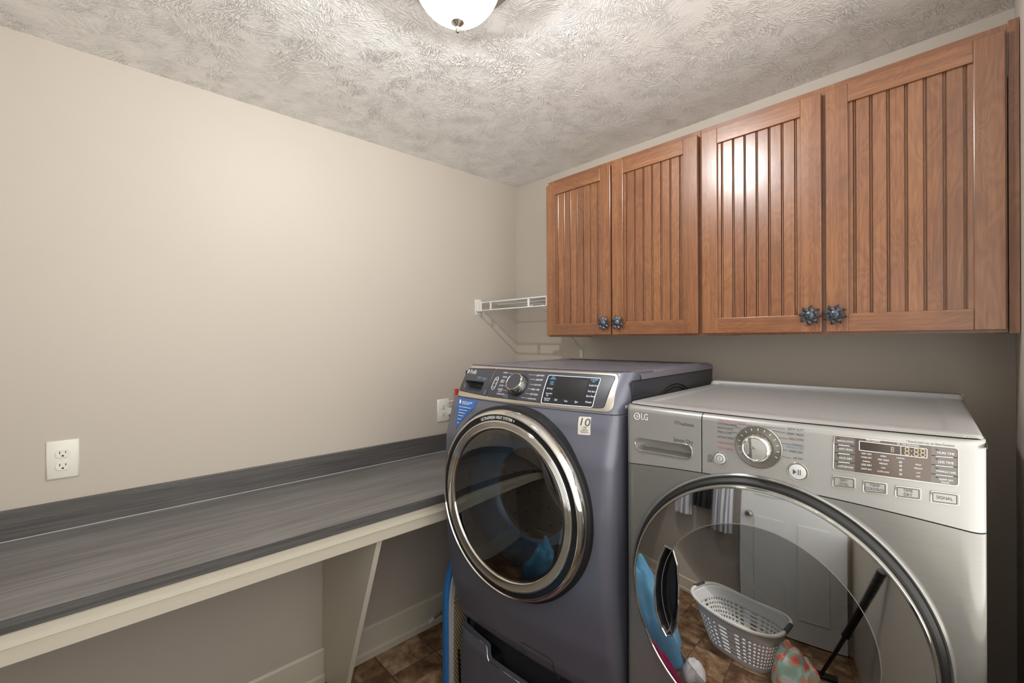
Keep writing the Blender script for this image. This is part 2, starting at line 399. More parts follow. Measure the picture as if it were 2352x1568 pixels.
gs = MB().prism([(.002, -1.193, .15), (.022, -1.193, .15), (.022, -1.193, .03), (.24, -1.193, .02), (.205, -1.193, .022), (.205, -1.193, .02), (.225, -1.193, .02), (.548, -1.193, .796), (.548, -1.193, .872), (.002, -1.193, .872)], (0, .02, 0))
gs = MB().prism([(.022, -1.193, .012), (.205, -1.193, .012), (.532, -1.193, .80), (.532, -1.193, .872), (.002, -1.193, .872), (.002, -1.193, .151), (.022, -1.193, .151)], (0, .021, 0))
relabel(ctp(gs, 'support_bracket', CREAM, bevel=.001), 'cream tapered panel holding up the worktop')

# ================================================================== OUTLETS
def outlet(y, z, label):
    t = thing('wall_outlet', label, 'outlet', (0, y, z), 0, 'wall outlets')
    w2, h2 = .0375, .0605
    fr = [(-w2, -h2, 0), (w2, -h2, 0), (w2, h2, 0), (-w2, h2, 0)]
    a = [(.0003, p[0], p[1]) for p in fr]; b = [(.004, p[0]*.985, p[1]*.985) for p in fr]; c = [(.0065, p[0]*.86, p[1]*.91) for p in fr]
    MB().add(a+b+c, [(i, (i+1) % 4, 4+(i+1) % 4, 4+i) for i in range(4)]+[(4+i, 4+(i+1) % 4, 8+(i+1) % 4, 8+i) for i in range(4)]+[(8, 9, 10, 11), (3, 2, 1, 0)]).build('cover_plate', WHITE, t, angle=60, weld=True)
    for s in (-1, 1):
        zc = s*.0195; n = 28; ring = []
        for i in range(n):
            an = 2*PI*i/n; x = .0172*math.cos(an); zz = max(-.0135, min(.0135, .0172*math.sin(an))); ring.append((x, zz))
        rc = MB().prism([(.006, x, zc+zz) for x, zz in ring], (.0028, 0, 0)).build('receptacle', WHITE, t, bevel=.0006, weld=True)
        sl = MB()
        sl.box(.0086, .0092, -.0075, -.0055, zc-.0005, zc+.0075).box(.0086, .0092, .0055, .0075, zc+.0005, zc+.007)
        sl.prism([(.0086, .003*math.cos(2*PI*i/12), zc-.0075+.003*max(-.6, math.sin(2*PI*i/12))) for i in range(12)], (.0006, 0, 0))
        sl.build('slots', SLOT, rc, smooth=False)
    MB().lathe([(0, .0078), (.003, .0075), (.0034, .0062)], lambda x, y, h: (h, x, y), 12).build('screw', WHITE, t, weld=True)
    return t
outlet(-2.0, 1.125, 'white duplex outlet alone on the wall above the near end of the counter')
outlet(-.5525, 1.12, 'white duplex outlet on the wall just left of the washing machine')

# ================================================================== WIRE SHELF
ws = thing('wire_shelf', 'white wire shelf in the corner beside the wall cabinets', 'shelf', (0, 0, 1.7))
zs = 1.709
dk = MB(); xe = .552
y_ = -.004
for i in range(42):
    x = .012+i*.0132
    if x > xe-.004: break
    dk.tube([(x, -.004, zs+.003-1.7), (x, -.314, zs+.003-1.7), (x, -.3205, zs-1.7-.002)], .0016, 6)
for yy in (-.006, -.16): dk.tube([(.004, yy, zs-1.7), (xe, yy, zs-1.7)], .0026, 8)
dk.build('wire_deck', WHITEM, ws)
rl = MB().tube([(.05, -.32, zs-1.7), (xe, -.32, zs-1.7)], .0036, 8).tube([(.05, -.32, 1.665-1.7), (xe, -.32, 1.665-1.7)], .0036, 8)
for x in (.126, .422, .548): rl.box(x-.006, x+.006, -.322, -.318, 1.663-1.7, zs-1.7)
rl.build('front_rail', WHITEM, ws)
eb = MB().box(.0006, .004, -.333, -.288, 1.643-1.7, 1.731-1.7).box(.004, .05, -.327, -.319, 1.66-1.7, 1.715-1.7).box(.004, .02, -.33, -.295, 1.662-1.7, 1.713-1.7)
eb.build('end_bracket', WHITEM, ws, bevel=.0015)
MB().box(.498, .518, -.0045, -.0006, 1.400-1.7, 1.452-1.7).box(.500, .516, -.010, -.0045, 1.44-1.7, 1.452-1.7).tube([(.508, -.007, 1.447-1.7), (.508, -.03, 1.468-1.7), (.508, -.312, 1.667-1.7)], .0068, 8).build('support_brace', WHITEM, ws)
for x in (.14, .42): MB().box(x-.008, x+.008, -.014, -.0006, zs-1.7-.012, zs-1.7+.006).build('wall_clip', WHITEM, ws, bevel=.001)

# ================================================================== WALL CABINETS
R_FX, R_FY = .0132, .0152
YB, YD = -.32, -.3395           # face frame, door face
def sun_knob(parent, x, z, rot, tiltx):
    mb = MB()
    def P(p):   # local knob coords: x right, y up, h outwards
        c, s = math.cos(rot), math.sin(rot)
        return (x+p[0]*c-p[1]*s, YD-p[2], z+p[0]*s+p[1]*c)
    # stem
    mb.lathe([(.008, -.0002), (.006, .006), (.006, .016)], lambda a, b, h: P((a, b, h)), 14)
    # eight curling flame rays, each a ridged tapering blade
    for k in range(8):
        an = 2*PI*k/8+.2; prevr = []
        for i in range(7):
            q = i/6; r = .011+.0205*q; a = an+.30*math.sin(q*PI*.85)*(1 if k % 2 else 1)+.18*q
            wd = .0074*(1-q)**.7*(1+.3*math.sin(PI*q))+.0003; h = .0145+.004*math.sin(q*PI)-.002*q
            ca, sa = math.cos(a), math.sin(a)
            prevr.append([P((r*ca-wd*sa, r*sa+wd*ca, h-.002)), P((r*ca, r*sa, h+.0035*(1-q*.6))), P((r*ca+wd*sa, r*sa-wd*ca, h-.002)), P((r*ca, r*sa, h-.004))])
        o = len(mb.v); mb.v += [p for row in prevr for p in row]
        for i in range(6):
            for j in range(4): mb.f.append((o+i*4+j, o+i*4+(j+1) % 4, o+(i+1)*4+(j+1) % 4, o+(i+1)*4+j))
    # face: relief disc with brow, nose, cheeks, eyes, mouth
    def hh(a, b):
        rr = math.hypot(a/R_FX, b/R_FY); base = .0145+.009*math.sqrt(max(0, 1-rr*rr*.93))
        g = lambda cx, cy, sx, sy, amp: amp*math.exp(-((a-cx)/sx)**2-((b-cy)/sy)**2)
        e = g(0, -.0002, .0014, .0036, .0034)+g(0, -.0026, .0024, .0014, .0022)
        for s in (-1, 1):
            e += g(s*.0045, .0012, .0024, .0011, -.0022)+g(s*.0045, .0044, .0034, .0009, .0014)+g(s*.0048, -.0028, .0024, .0022, .0016)
        e += g(0, -.0064, .0036, .0007, -.0022)+g(0, -.0052, .003, .0007, .0012)+g(0, -.0078, .0028, .0008, .0013)+g(0, -.0105, .0028, .0016, .001)
        return base+e
    pr = [0, .1, .2, .3, .4, .5, .6, .7, .8, .9, 1.0]; n = 40; o = len(mb.v)
    for q in pr:
        for j in range(n):
            a, b = R_FX*q*math.cos(2*PI*j/n), R_FY*q*math.sin(2*PI*j/n); mb.v.append(P((a, b, hh(a, b))))
    for i in range(len(pr)-1):
        for j in range(n): mb.f.append((o+i*n+j, o+i*n+(j+1) % n, o+(i+1)*n+(j+1) % n, o+(i+1)*n+j))
    return mb.build('sun_face_knob', PEWTER, parent, angle=50, weld=True)
def cab_door(parent, org, x0, x1, z0, z1, knob_x, rot):
    SW_, RW = .0535, .0525
    px0, px1, pz0, pz1 = x0+SW_, x1-SW_, z0+RW, z1-RW
    yb = YB-.0006
    # beadboard leaf: profile across x with double bead grooves, swept in z
    pitch = (px1-px0)/6.78; yp = YD+.0075; pr = [(px0-.004, yp)]
    for k in range(7):
        c = px0+pitch*(.39+k)
        for (dx, dy) in ((-.0040, 0), (-.0034, .0063), (-.0018, .0063), (-.0012, .0012), (0, .0004), (.0012, .0012), (.0018, .0063), (.0034, .0063), (.0040, 0)):
            pr.append((c+dx, yp+dy))
    pr += [(px1+.004, yp), (px1+.004, yb), (px0-.004, yb)]
    d = MB().prism([(p[0], p[1], pz0-.004) for p in pr], (0, 0, pz1-pz0+.008)).build('door', WOODV, parent, smooth=False, weld=True); d.location = [-c for c in org]
    for a, b in ((x0, px0), (px1, x1)): MB().box(a, b, YD, yb, z0, z1).build('stile', WOODV, d, smooth=False, bevel=.0016)
    for a, b in ((z0, pz0), (pz1, z1)): MB().box(px0+.0001, px1-.0001, YD+.0002, yb, a, b).build('rail', WOODH, d, smooth=False, bevel=.0012)
    sun_knob(d, knob_x, 1.569, rot, 0)
    return d
def cabinet(x0, x1, doors, label, filler=False):
    org = ((x0+x1)/2, -.16, 1.512)
    t = thing('wall_cabinet', label, 'cabinet', org, 0, 'beadboard wall cabinets')
    z0, z1 = 1.512, 2.256
    b = MB().box(x0, x0+.016, -.3005, -.0008, z0, z1).box(x1-.016, x1, -.3005, -.0008, z0, z1).box(x0+.016, x1-.016, -.3005, -.0008, z0+.006, z0+.02).box(x0+.016, x1-.016, -.3005, -.0008, z1-.016, z1).box(x0+.016, x1-.016, -.012, -.0008, z0+.02, z1-.016)
    o = b.build('carcass', WOODV, t, smooth=False); o.location = [-c for c in org]
    xm = (x0+x1)/2
    for a, b in ((x0, x0+.038), (xm-.038, xm+.038), (x1-.038, x1)):
        o = MB().box(a, b, YB, -.3, z0, z1).build('frame_stile', WOODV, t, smooth=False, bevel=.0008); o.location = [-c for c in org]
    for a, b in ((x0+.038, xm-.038), (xm+.038, x1-.038)):
        for c, e in ((z0, z0+.038), (z1-.038, z1)):
            o = MB().box(a, b, YB+.0001, -.3, c, e).build('frame_rail', WOODH, t, smooth=False); o.location = [-q for q in org]
    for d in doors: cab_door(t, org, *d)
    if filler:
        o = MB().box(x1+.001, WR-.001, YB-.004, -.29, z0-.002, z1+.004).build('filler_strip', WOODV, t, smooth=False, bevel=.001); o.location = [-c for c in org]
    return t
cabinet(.5595, 1.3035, [(.563, .9265, 1.519, 2.2335, .8985, 0.35), (.9345, 1.2985, 1.519, 2.2335, .968, -.25)], 'cherry beadboard wall cabinet nearer the corner, beside the wire shelf')
cabinet(1.3045, 2.0465, [(1.3145, 1.673, 1.519, 2.2335, 1.646, .1), (1.6845, 2.0435, 1.519, 2.2335, 1.708, -.05)], 'cherry beadboard wall cabinet against the right wall, with a bright lamp glare', True)

# ================================================================== MACHINE FRAMES
class Frame:
    """u = across from the left side, d = forward from the back, z = height in the room."""
    def __init__(s, ang, back_right, width, zb):
        s.a = R(ang); s.W = width; s.zb = zb
        s.ex = Vector((math.cos(s.a), math.sin(s.a), 0)); s.ey = Vector((-math.sin(s.a), math.cos(s.a), 0))
        s.S = Vector((*back_right, 0))
        s.loc = s.S - s.ex*(width/2) - s.ey*.4; s.loc.z = zb
    def L(s, u, d, z): return (u-s.W/2, .4-d, z-s.zb)
    def at(s, px, py, fn):
        """where the sight line through a picture point meets the machine's front surface"""
        r = ray(px, py); d = .75
        for _ in range(30):
            t = (d + (CAM-s.S).dot(s.ey))/(-(r.dot(s.ey))); h = CAM + r*t
            u = (h-s.S).dot(s.ex)+s.W; d = .5*d+.5*fn(u, h.z)
        return u, h.z
def interp(tab, x):
    if x <= tab[0][0]: return tab[0][1]
    for (a, b), (c, d) in zip(tab, tab[1:]):
        if x <= c:
            q = (x-a)/(c-a); q = q*q*(3-2*q)*.35+q*.65; return b+(d-b)*q
    return tab[-1][1]
def frange(a, b, st):
    n = max(1, int(round((b-a)/st))); return [a+(b-a)*i/n for i in range(n+1)]
def decal(fr, fn, mb, verts, faces, u0, z0, off=.0007, rot=0, sl=1):
    c, s_ = math.cos(rot), math.sin(rot); vs = []
    for v in verts:
        u = u0+v[0]*c-v[1]*s_; z = z0+(v[0]*s_+v[1]*c)*sl; vs.append(fr.L(u, fn(u, z)+off, z))
    mb.add(vs, faces)
def put_text(fr, fn, mb, s, px, py, size, align='LEFT', off=.0007, sl=1, bold=0.0, w=None, ys=1.1):
    u, z = fr.at(px, py, fn)
    if w:      # fit the word to a measured width
        v, f = text_mesh(s, 1.0, align, 0); wu = (fr.at(px+w/2, py, fn)[0]-fr.at(px-w/2, py, fn)[0])
        size = wu/(max(p[0] for p in v)-min(p[0] for p in v)); v = [(p[0]*size, p[1]*size*ys, 0) for p in v]
    else: v, f = text_mesh(s, size, align, bold)
    decal(fr, fn, mb, v, f, u, z, off, 0, sl)
def seam(fr, fn, mb, pts, r, off=.0, step=.01, closed=False, n=6):
    """thin line following the surface through (u,z) points"""
    out = []
    P_ = list(pts)+([pts[0]] if closed else [])
    for (a, b), (c, d) in zip(P_, P_[1:]):
        k = max(1, int(math.hypot(c-a, d-b)/step))
        out += [(a+(c-a)*i/k, b+(d-b)*i/k) for i in range(k)]
    if not closed: out.append(P_[-1])
    mb.tube([fr.L(u, fn(u, z)+off, z) for u, z in out], r, n, closed)
def rrect(u0, u1, z0, z1, r, n=5):
    pts = []
    for cx, cz, a0 in ((u1-r, z1-r, 0), (u0+r, z1-r, 90), (u0+r, z0+r, 180), (u1-r, z0+r, 270)):
        for i in range(n+1): a = R(a0+90*i/n); pts.append((cx+r*math.cos(a), cz+r*math.sin(a)))
    return pts
def quad_round(P4, r, n=5):
    """rounded outline of a four-cornered (u,z) shape"""
    pts = []; k = len(P4)
    for i in range(k):
        p = Vector(P4[i]); a = (Vector(P4[i-1])-p); b = (Vector(P4[(i+1) % k])-p)
        ra = min(r, a.length*.49, b.length*.49); p0 = p+a.normalized()*ra; p1 = p+b.normalized()*ra
        for j in range(n+1):
            q = j/n; pts.append(tuple(p0*(1-q)**2+p*2*q*(1-q)+p1*q*q))
    return pts
def patch(fr, fn, mb, outline, off, thick=.0, rings=6):
    """filled shape lying on the surface, built as rings shrinking to the centre"""
    full = []
    for (a, b), (c, d) in zip(outline, outline[1:]+outline[:1]):
        k = max(1, int(math.hypot(c-a, d-b)/.008)); full += [(a+(c-a)*i/k, b+(d-b)*i/k) for i in range(k)]
    outline = full
    cu = sum(p[0] for p in outline)/len(outline); cz = sum(p[1] for p in outline)/len(outline); n = len(outline); o = len(mb.v)
    if thick:
        for (u, z) in outline: mb.v.append(fr.L(u, fn(u, z)+off-thick, z))
        for j in range(n): mb.f.append((o+j, o+(j+1) % n, o+n+(j+1) % n, o+n+j))
        o += n
    for i in range(rings+1):
        q = 1-i/rings
        for (u, z) in outline:
            uu, zz = cu+(u-cu)*q, cz+(z-cz)*q; mb.v.append(fr.L(uu, fn(uu, zz)+off, zz))
    for i in range(rings):
        for j in range(n): mb.f.append((o+i*n+j, o+i*n+(j+1) % n, o+(i+1)*n+(j+1) % n, o+(i+1)*n+j))
def inside(poly, u, z):
    c = False; n = len(poly)
    for i in range(n):
        a, b = poly[i], poly[i-1]
        if (a[1] > z) != (b[1] > z) and u < (b[0]-a[0])*(z-a[1])/(b[1]-a[1])+a[0]: c = not c
    return c
def edge_dist(poly, u, z):
    p = Vector((u, z)); best = 9
    for i in range(len(poly)):
        a, b = Vector(poly[i-1]), Vector(poly[i]); ab = b-a; t = max(0, min(1, (p-a).dot(ab)/max(1e-12, ab.dot(ab)))); best = min(best, (p-a-ab*t).length)
    return best

# ================================================================== WASHER
FW = Frame(5, (1.252, -.10), .711, .412)
WT = 1.404
DW = [(.412, .700), (.430, .735), (.460, .760), (.5, .780), (.62, .808), (.8, .831), (1.0, .84), (1.15, .832), (1.25, .806), (1.288, .790)]
def d_body(u, z):
    t = (u-FW.W/2)/(FW.W/2); r = .034; e = min(u, FW.W-u); c = 0
    if e < r: c = r-math.sqrt(max(0, r*r-(r-max(0, e))**2))
    return interp(DW, z)-.020*t*t-c
def d_panel(u, z):
    t = (u-FW.W/2)/(FW.W/2); r = .042; e = min(u-.003, FW.W-.003-u); c = 0
    if e < r: c = r-math.sqrt(max(0, r*r-(r-max(0, e))**2))
    q = (z-1.288)/(WT-1.288)
    return .792-.078*q+.008*math.sin(PI*max(0, min(1, q)))-.030*t*t-c
wm = thing('washing_machine', 'dark blue front-load washing machine with chrome ringed glass door', 'washing machine', FW.loc, FW.a)
W = FW.W
us = [0, .0006, .002, .005, .01, .016, .024, .034]+frange(.046, W-.046, .0085)+[W-.034, W-.024, W-.016, W-.01, W-.005, W-.002, W-.0006, W]
RC = (.357, .986)   # door centre (u, z)
# front panel with the round opening
zz = frange(.4125, 1.286, .0085)
def lowz(u): return .4125
fp = MB().grid(us, zz, lambda u, z: FW.L(u, d_body(u, z), z), lambda u, z: math.hypot(u-RC[0], z-RC[1]) > .258)
fp.grid([0, 1], zz, lambda k, z: FW.L(0, d_body(0, z) if k else min(.70, d_body(0, z)-.02), z))
fp.grid([0, 1], zz, lambda k, z: FW.L(W, (min(.70, d_body(W, z)-.02) if k else d_body(W, z)), z))
fp.grid(us, [0, 1], lambda u, k: FW.L(u, d_body(u, .4125) if k else .64, .4125))
fp.grid(us, [0, 1], lambda u, k: FW.L(u, d_body(u, 1.286) if not k else .60, 1.286))
fp.build('front_panel', NAVY, wm, angle=50)
cb = MB()
lo, hi = FW.L(.003, .0, .4135), FW.L(W-.003, .70, 1.3785)
x0, x1, y0, y1 = lo[0], hi[0], hi[1], lo[1]
z0, z1 = lo[2], hi[2]
cb.add([(x0, y1, z0), (x1, y1, z0), (x1, y1, z1), (x0, y1, z1)], [(0, 1, 2, 3)])
for x in (x0, x1): cb.add([(x, y0, z0), (x, y1, z0), (x, y1, z1), (x, y0, z1)], [(0, 1, 2, 3)])
cb.add([(x0, y0, z0), (x1, y0, z0), (x1, y1, z0), (x0, y1, z0)], [(0, 1, 2, 3)])
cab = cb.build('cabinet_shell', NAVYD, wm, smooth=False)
sd = MB()
for rr, dd in ((.268, .0016), (.258, .001)):
    sd.tube([FW.L(W-.003+dd*.3, .383+rr*math.cos(a), 1.078+rr*math.sin(a)) for a in [2*PI*i/96 for i in range(96)]], .0022, 6, True)
sd.build('embossed_ring', BLACKM, cab)
# top lid: crowned, rounded edges
tp = MB()
def toph(u, d):
    e = min(u, W-u, d); r = .018; c = 0
    if e < r: c = r-math.sqrt(max(0, r*r-(r-max(0, e))**2))
    pu = max(0, 1-((u-W/2)/(W/2-.05))**2); dip = -.004 if (.06 < u < W-.06 and .05 < d < .62) else 0
    return WT+dip-c
ts = [0, .0004, .0015, .004, .008, .013, .018, .03, .052, .061, .07]
uu = ts+frange(.08, W-.08, .03)+[W-x for x in ts[::-1]]
dd = [0, .0004, .0015, .004, .008, .013, .018, .03, .048, .052]+frange(.08, .6, .04)+[.618, .624, .65, .68, .70, .712]
def lidd(u, d): return d if d < .4 else .4+(d-.4)*(d_panel(u, WT-.0015)-.4-.0005)/(.712-.4)
tp.grid(uu, dd, lambda u, d: FW.L(u, lidd(u, d), toph(u, d)))
for (a, b) in (((0, 0), (0, .64)), ((W, .64), (W, 0)), ((W, 0), (0, 0))):
    tp.add([FW.L(*a, 1.3786), FW.L(*b, 1.3786), FW.L(*b, WT-.018), FW.L(*a, WT-.018)], [(0, 1, 2, 3)])
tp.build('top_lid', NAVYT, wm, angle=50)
# control panel: nickel frame around dark glass, detergent drawer front on the left
pu0, pu1 = .003, W-.003
pz = frange(1.2875, WT-.0015, .0055)
pus = [pu0, pu0+.0006, pu0+.002, pu0+.005, pu0+.01, pu0+.016, pu0+.024]+frange(pu0+.034, pu1-.034, .0085)+[pu1-.024, pu1-.016, pu1-.01, pu1-.005, pu1-.002, pu1-.0006, pu1]
A = lambda px, py: FW.at(px, py, d_panel)
ul = lambda p: (max(p[0], .026), p[1])
pf = [ul(A(1079, 843)), A(1398, 863), A(1416, 866), A(1392, 934), A(1372, 936), ul(A(1057, 896))]
drw_in = quad_round([A(1070.5, 872.5), A(1114, 878), A(1104, 899), A(1066.5, 893.5)], .010)
cp = MB().grid(pus, pz, lambda u, z: FW.L(u, d_panel(u, z), z), lambda u, z: not (inside(drw_in, u, z) or edge_dist(drw_in, u, z) < .008))
cp.grid(pus, [0, 1], lambda u, k: FW.L(u, d_panel(u, WT-.0015) if not k else .60, WT-.0015+.0*k))
cp.grid(pus, [0, 1], lambda u, k: FW.L(u, d_panel(u, 1.2875) if k else .60, 1.2875))
for uu_ in (pu0, pu1): cp.grid([0, 1], pz, lambda k, z, uu_=uu_: FW.L(uu_, d_panel(uu_, z) if k else .55, z))
cpo = cp.build('control_panel', NAVY, wm, angle=50)
def rim(fr, fn, mb, outer, inner, off, thick):
    """raised border between two matching outlines on the surface"""
    o = len(mb.v); k = len(outer); pts = []
    for i in range(k):
        a, b = outer[i], outer[(i+1) % k]; c, d = inner[i], inner[(i+1) % k]; m_ = max(1, int(max(math.hypot(b[0]-a[0], b[1]-a[1]), math.hypot(d[0]-c[0], d[1]-c[1]))/.008))
        for j in range(m_):
            q = j/m_; pts.append(((a[0]+(b[0]-a[0])*q, a[1]+(b[1]-a[1])*q), (c[0]+(d[0]-c[0])*q, c[1]+(d[1]-c[1])*q)))
    n = len(pts)
    for (p, q) in pts:
        m_ = ((p[0]*.75+q[0]*.25), (p[1]*.75+q[1]*.25))
        mb.v += [fr.L(p[0], fn(*p)+off-thick, p[1]), fr.L(p[0], fn(*p)+off-.0006, p[1]), fr.L(m_[0], fn(*m_)+off, m_[1]), fr.L(q[0], fn(*q)+off-.0004, q[1])]
    for i in range(n):
        for j in range(3): mb.f.append((o+i*4+j, o+((i+1) % n)*4+j, o+((i+1) % n)*4+j+1, o+i*4+j+1))
fq = [(.013, WT-.0035), (A(1424, 862)[0], WT-.0035), A(1408, 946), (.020, 1.2895)]
iq = [(pf[0][0]+.003, pf[0][1]-.003), (A(1413, 868)[0], A(1413, 868)[1]), A(1386, 933), (pf[5][0]+.002, pf[5][1]+.004)]
nb = MB(); rim(FW, d_panel, nb, quad_round(fq, .022, 8), quad_round(iq, .010, 8), .0018, .0025)
relabel(nb.build('panel_border', NICKEL, cpo, angle=60, weld=True), 'satin nickel border around the dark panel')
u_seam_t, u_seam_b = A(1140.5, 847), A(1118, 909)
def pocket(fr, fn, outline_out, outline_in, depth, off, st=.0021, wall=.006):
    us_ = frange(min(p[0] for p in outline_out), max(p[0] for p in outline_out), st); zs_ = frange(min(p[1] for p in outline_out), max(p[1] for p in outline_out), st)
    def f(u, z):
        d = fn(u, z)+off
        if outline_in and inside(outline_in, u, z): d -= depth*min(1, edge_dist(outline_in, u, z)/wall)
        return fr.L(u, d, z)
    return MB().grid(us_, zs_, f, lambda u, z: inside(outline_out, u, z))
zt, zb_ = pf[0][1], pf[5][1]
drw_out = quad_round([pf[0], u_seam_t, u_seam_b, pf[5]], .006)
ddr = pocket(FW, d_panel, drw_out, drw_in, .035, .0024).build('detergent_drawer', PANEL, wm, angle=40)
glas_out = quad_round([(u_seam_t[0]+.001, u_seam_t[1]), A(1399, 861.5), A(1416, 864), A(1388, 936), A(1372, 936.5), (u_seam_b[0]+.001, u_seam_b[1])], .008)
gp = MB(); patch(FW, d_panel, gp, glas_out[::-1], .0024, .0008, 24)
gl_ = gp.build('control_glass', PANEL, wm, angle=40)
rims = MB(); seam(FW, d_panel, rims, glas_out, .0011, .0020, closed=True); seam(FW, d_panel, rims, drw_out, .0013, .0020, closed=True)
rims.build('panel_edge', BLACK, cpo)
dq = [A(1262, 861), A(1382, 868.5), A(1362, 935), A(1244, 925)]
dsp = MB(); patch(FW, d_panel, dsp, quad_round(dq, .006)[::-1], .0032, .001, 14); dso = dsp.build('display', DISP, wm)
fl = MB(); seam(FW, d_panel, fl, quad_round(dq, .006), .0011, .0034, closed=True, step=.004)
fl.build('display_border', INK_W, dso)
inn = MB(); patch(FW, d_panel, inn, quad_round([A(1286, 866), A(1353, 873), A(1338, 919), A(1269, 912)], .002)[::-1], .0035, .0004, 10); inn.build('screen', BLACK, dso)
pill = MB(); c1, c2 = A(1142, 871), A(1134.5, 888)
ax = Vector(c2)-Vector(c1); pr_ = .0085; po = []
for i in range(9): a = math.atan2(-ax.y, -ax.x)-PI/2+PI*i/8; po.append((c1[0]+pr_*math.cos(a), c1[1]+pr_*math.sin(a)))
for i in range(9): a = math.atan2(ax.y, ax.x)-PI/2+PI*i/8; po.append((c2[0]+pr_*math.cos(a), c2[1]+pr_*math.sin(a)))
seam(FW, d_panel, pill, po, .0008, .0028, closed=True, step=.004)
mid = ((c1[0]+c2[0])/2, (c1[1]+c2[1])/2); seam(FW, d_panel, pill, [(mid[0]-.008, mid[1]+.0005), (mid[0]+.008, mid[1]-.0005)], .0005, .0028)
seam(FW, d_panel, pill, [(c1[0]+.003*math.cos(2*PI*i/12), c1[1]+.003*math.sin(2*PI*i/12)) for i in range(12)], .0006, .0028, closed=True)
put_text(FW, d_panel, pill, '>II', 1134.5, 888.5, .008, 'CENTER', .0036)
pill.build('power_buttons', INK_W, wm)
# dial
ku, kz = A(1191, 884); kd = d_panel(ku, kz)
nrm = Vector((0, -math.cos(R(34)), math.sin(R(34)))); kx = Vector((1, 0, 0)); kyv = nrm.cross(kx)*-1
kc = Vector(FW.L(ku, kd+.003, kz))
def KP(x, y, h): return tuple(kc+kx*x+kyv*y+nrm*h)
dial = MB().lathe([(.036, 0), (.0355, .006), (.033, .022), (.0315, .026), (.0292, .0272), (.0285, .0262)], KP, 64).build('program_dial', CHROME, wm, weld=True)
MB().lathe([(0, .0262), (.0285, .0262)], KP, 48).build('dial_face', PANEL, dial)
MB().lathe([(.040, -.004), (.040, .0012), (.036, .0012)], KP, 64).build('dial_bezel', BLACK, dial, weld=True)
# lettering on the panel
tw = MB(); tb = MB()
T = lambda s, px, py, w, al='LEFT', mb=tw: put_text(FW, d_panel, mb, s, px, py, 0, al, .0036, 1, 0, w)
seam(FW, d_panel, tw, [(A(1077.5, 852.5)[0]+.0055*math.cos(2*PI*i/16), A(1077.5, 852.5)[1]+.0062*math.sin(2*PI*i/16)) for i in range(16)], .0011, .003, closed=True, step=.003)
T('Profile', 1081.5, 853, 12.5)
for s, px, py, w in (('NORMAL', 1168, 856, 10), ('WHITES', 1166, 866, 10), ('BULKY', 1160.5, 873.5, 8), ('BEDDING', 1159.5, 877.5, 9), ('ACTIVE', 1157.5, 885.5, 9.5), ('SANITIZE', 1156, 894, 11.5), ('with Oxi', 1153.5, 898, 8), ('POWER CLEAN', 1160, 905.5, 18)):
    T(s, px, py, w, 'RIGHT')
for s, px, py, w in (('QUICK WASH', 1233.5, 861.5, 18), ('DELICATES', 1232.5, 871.5, 15.5), ('COLD WASH', 1227.5, 883, 16.5), ('RINSE + SPIN', 1222, 893.5, 18), ('SELF CLEAN', 1219.5, 904.5, 17), ('DOWNLOADED', 1213.5, 914.5, 19)):
    T(s, px, py, w)
for a, b in (((1170, 856.5), (1181, 857.5)), ((1167.5, 866), (1172.5, 866.5)), ((1161.5, 876), (1166, 876)), ((1158.5, 886), (1165, 886)), ((1157, 896), (1167, 897)), ((1161, 906.5), (1168, 907)),
             ((1216, 860), (1232, 861)), ((1219, 870.5), (1231, 871.5)), ((1220, 882), (1226, 883)), ((1215, 892), (1221, 893)), ((1209, 903), (1218, 904)), ((1198, 912), (1212, 914))):
    seam(FW, d_panel, tw, [A(*a), A(*b)], .0005, .0032)
for s, px, py, w in (('My Settings', 1264, 891.5, 14), ('Heavy Wash', 1262.5, 903, 14.5), ('Soil', 1258.5, 907.5, 4), ('Delay Wash', 1258.5, 914.5, 14), ('Add Time', 1257, 918.5, 11), ('Soil', 1278, 917.5, 6), ('Temp', 1301, 920.5, 8), ('Spin', 1325, 922.5, 7)):
    T(s, px, py, w, 'CENTER')
for s, px, py, w in (('Tumble Care', 1364, 885, 21), ('Time Saver', 1360, 898.5, 18), ('Extra Rinse', 1357.5, 909.5, 19), ('Prewash', 1353, 923, 14)): T(s, px, py, w, 'CENTER')
for s, px, py, w in (('SMART', 1273, 865.8, 8), ('DISPENSE', 1272, 869.5, 12), ('STEAM', 1269.5, 877, 8), ('STAIN', 1268.5, 881.5, 8)): T(s, px, py, w, 'CENTER', tb)
for s, px, py, w in (('ULTRAFRESH', 1367, 871.8, 18), ('VENT', 1365.5, 876, 8)): T(s, px, py, w, 'CENTER', tb)
T('Powersteam', 1163, 911, 11, 'CENTER', tb)
for a, b in (((1098, 865), (1107, 866.5)), ((1098, 868.5), (1106, 870)), ((1109, 867), (1119, 869)), ((1109, 870.5), (1118, 872)), ((1114, 896), (1118.5, 897)), ((1113, 899.5), (1117, 900.5)), ((1112, 903), (1116, 904))):
    seam(FW, d_panel, tb, [A(*a), A(*b)], .0009, .0026)
tw.build('white_lettering', INK_W, cpo, smooth=False); tb.build('blue_lettering', INK_B, cpo, smooth=False)
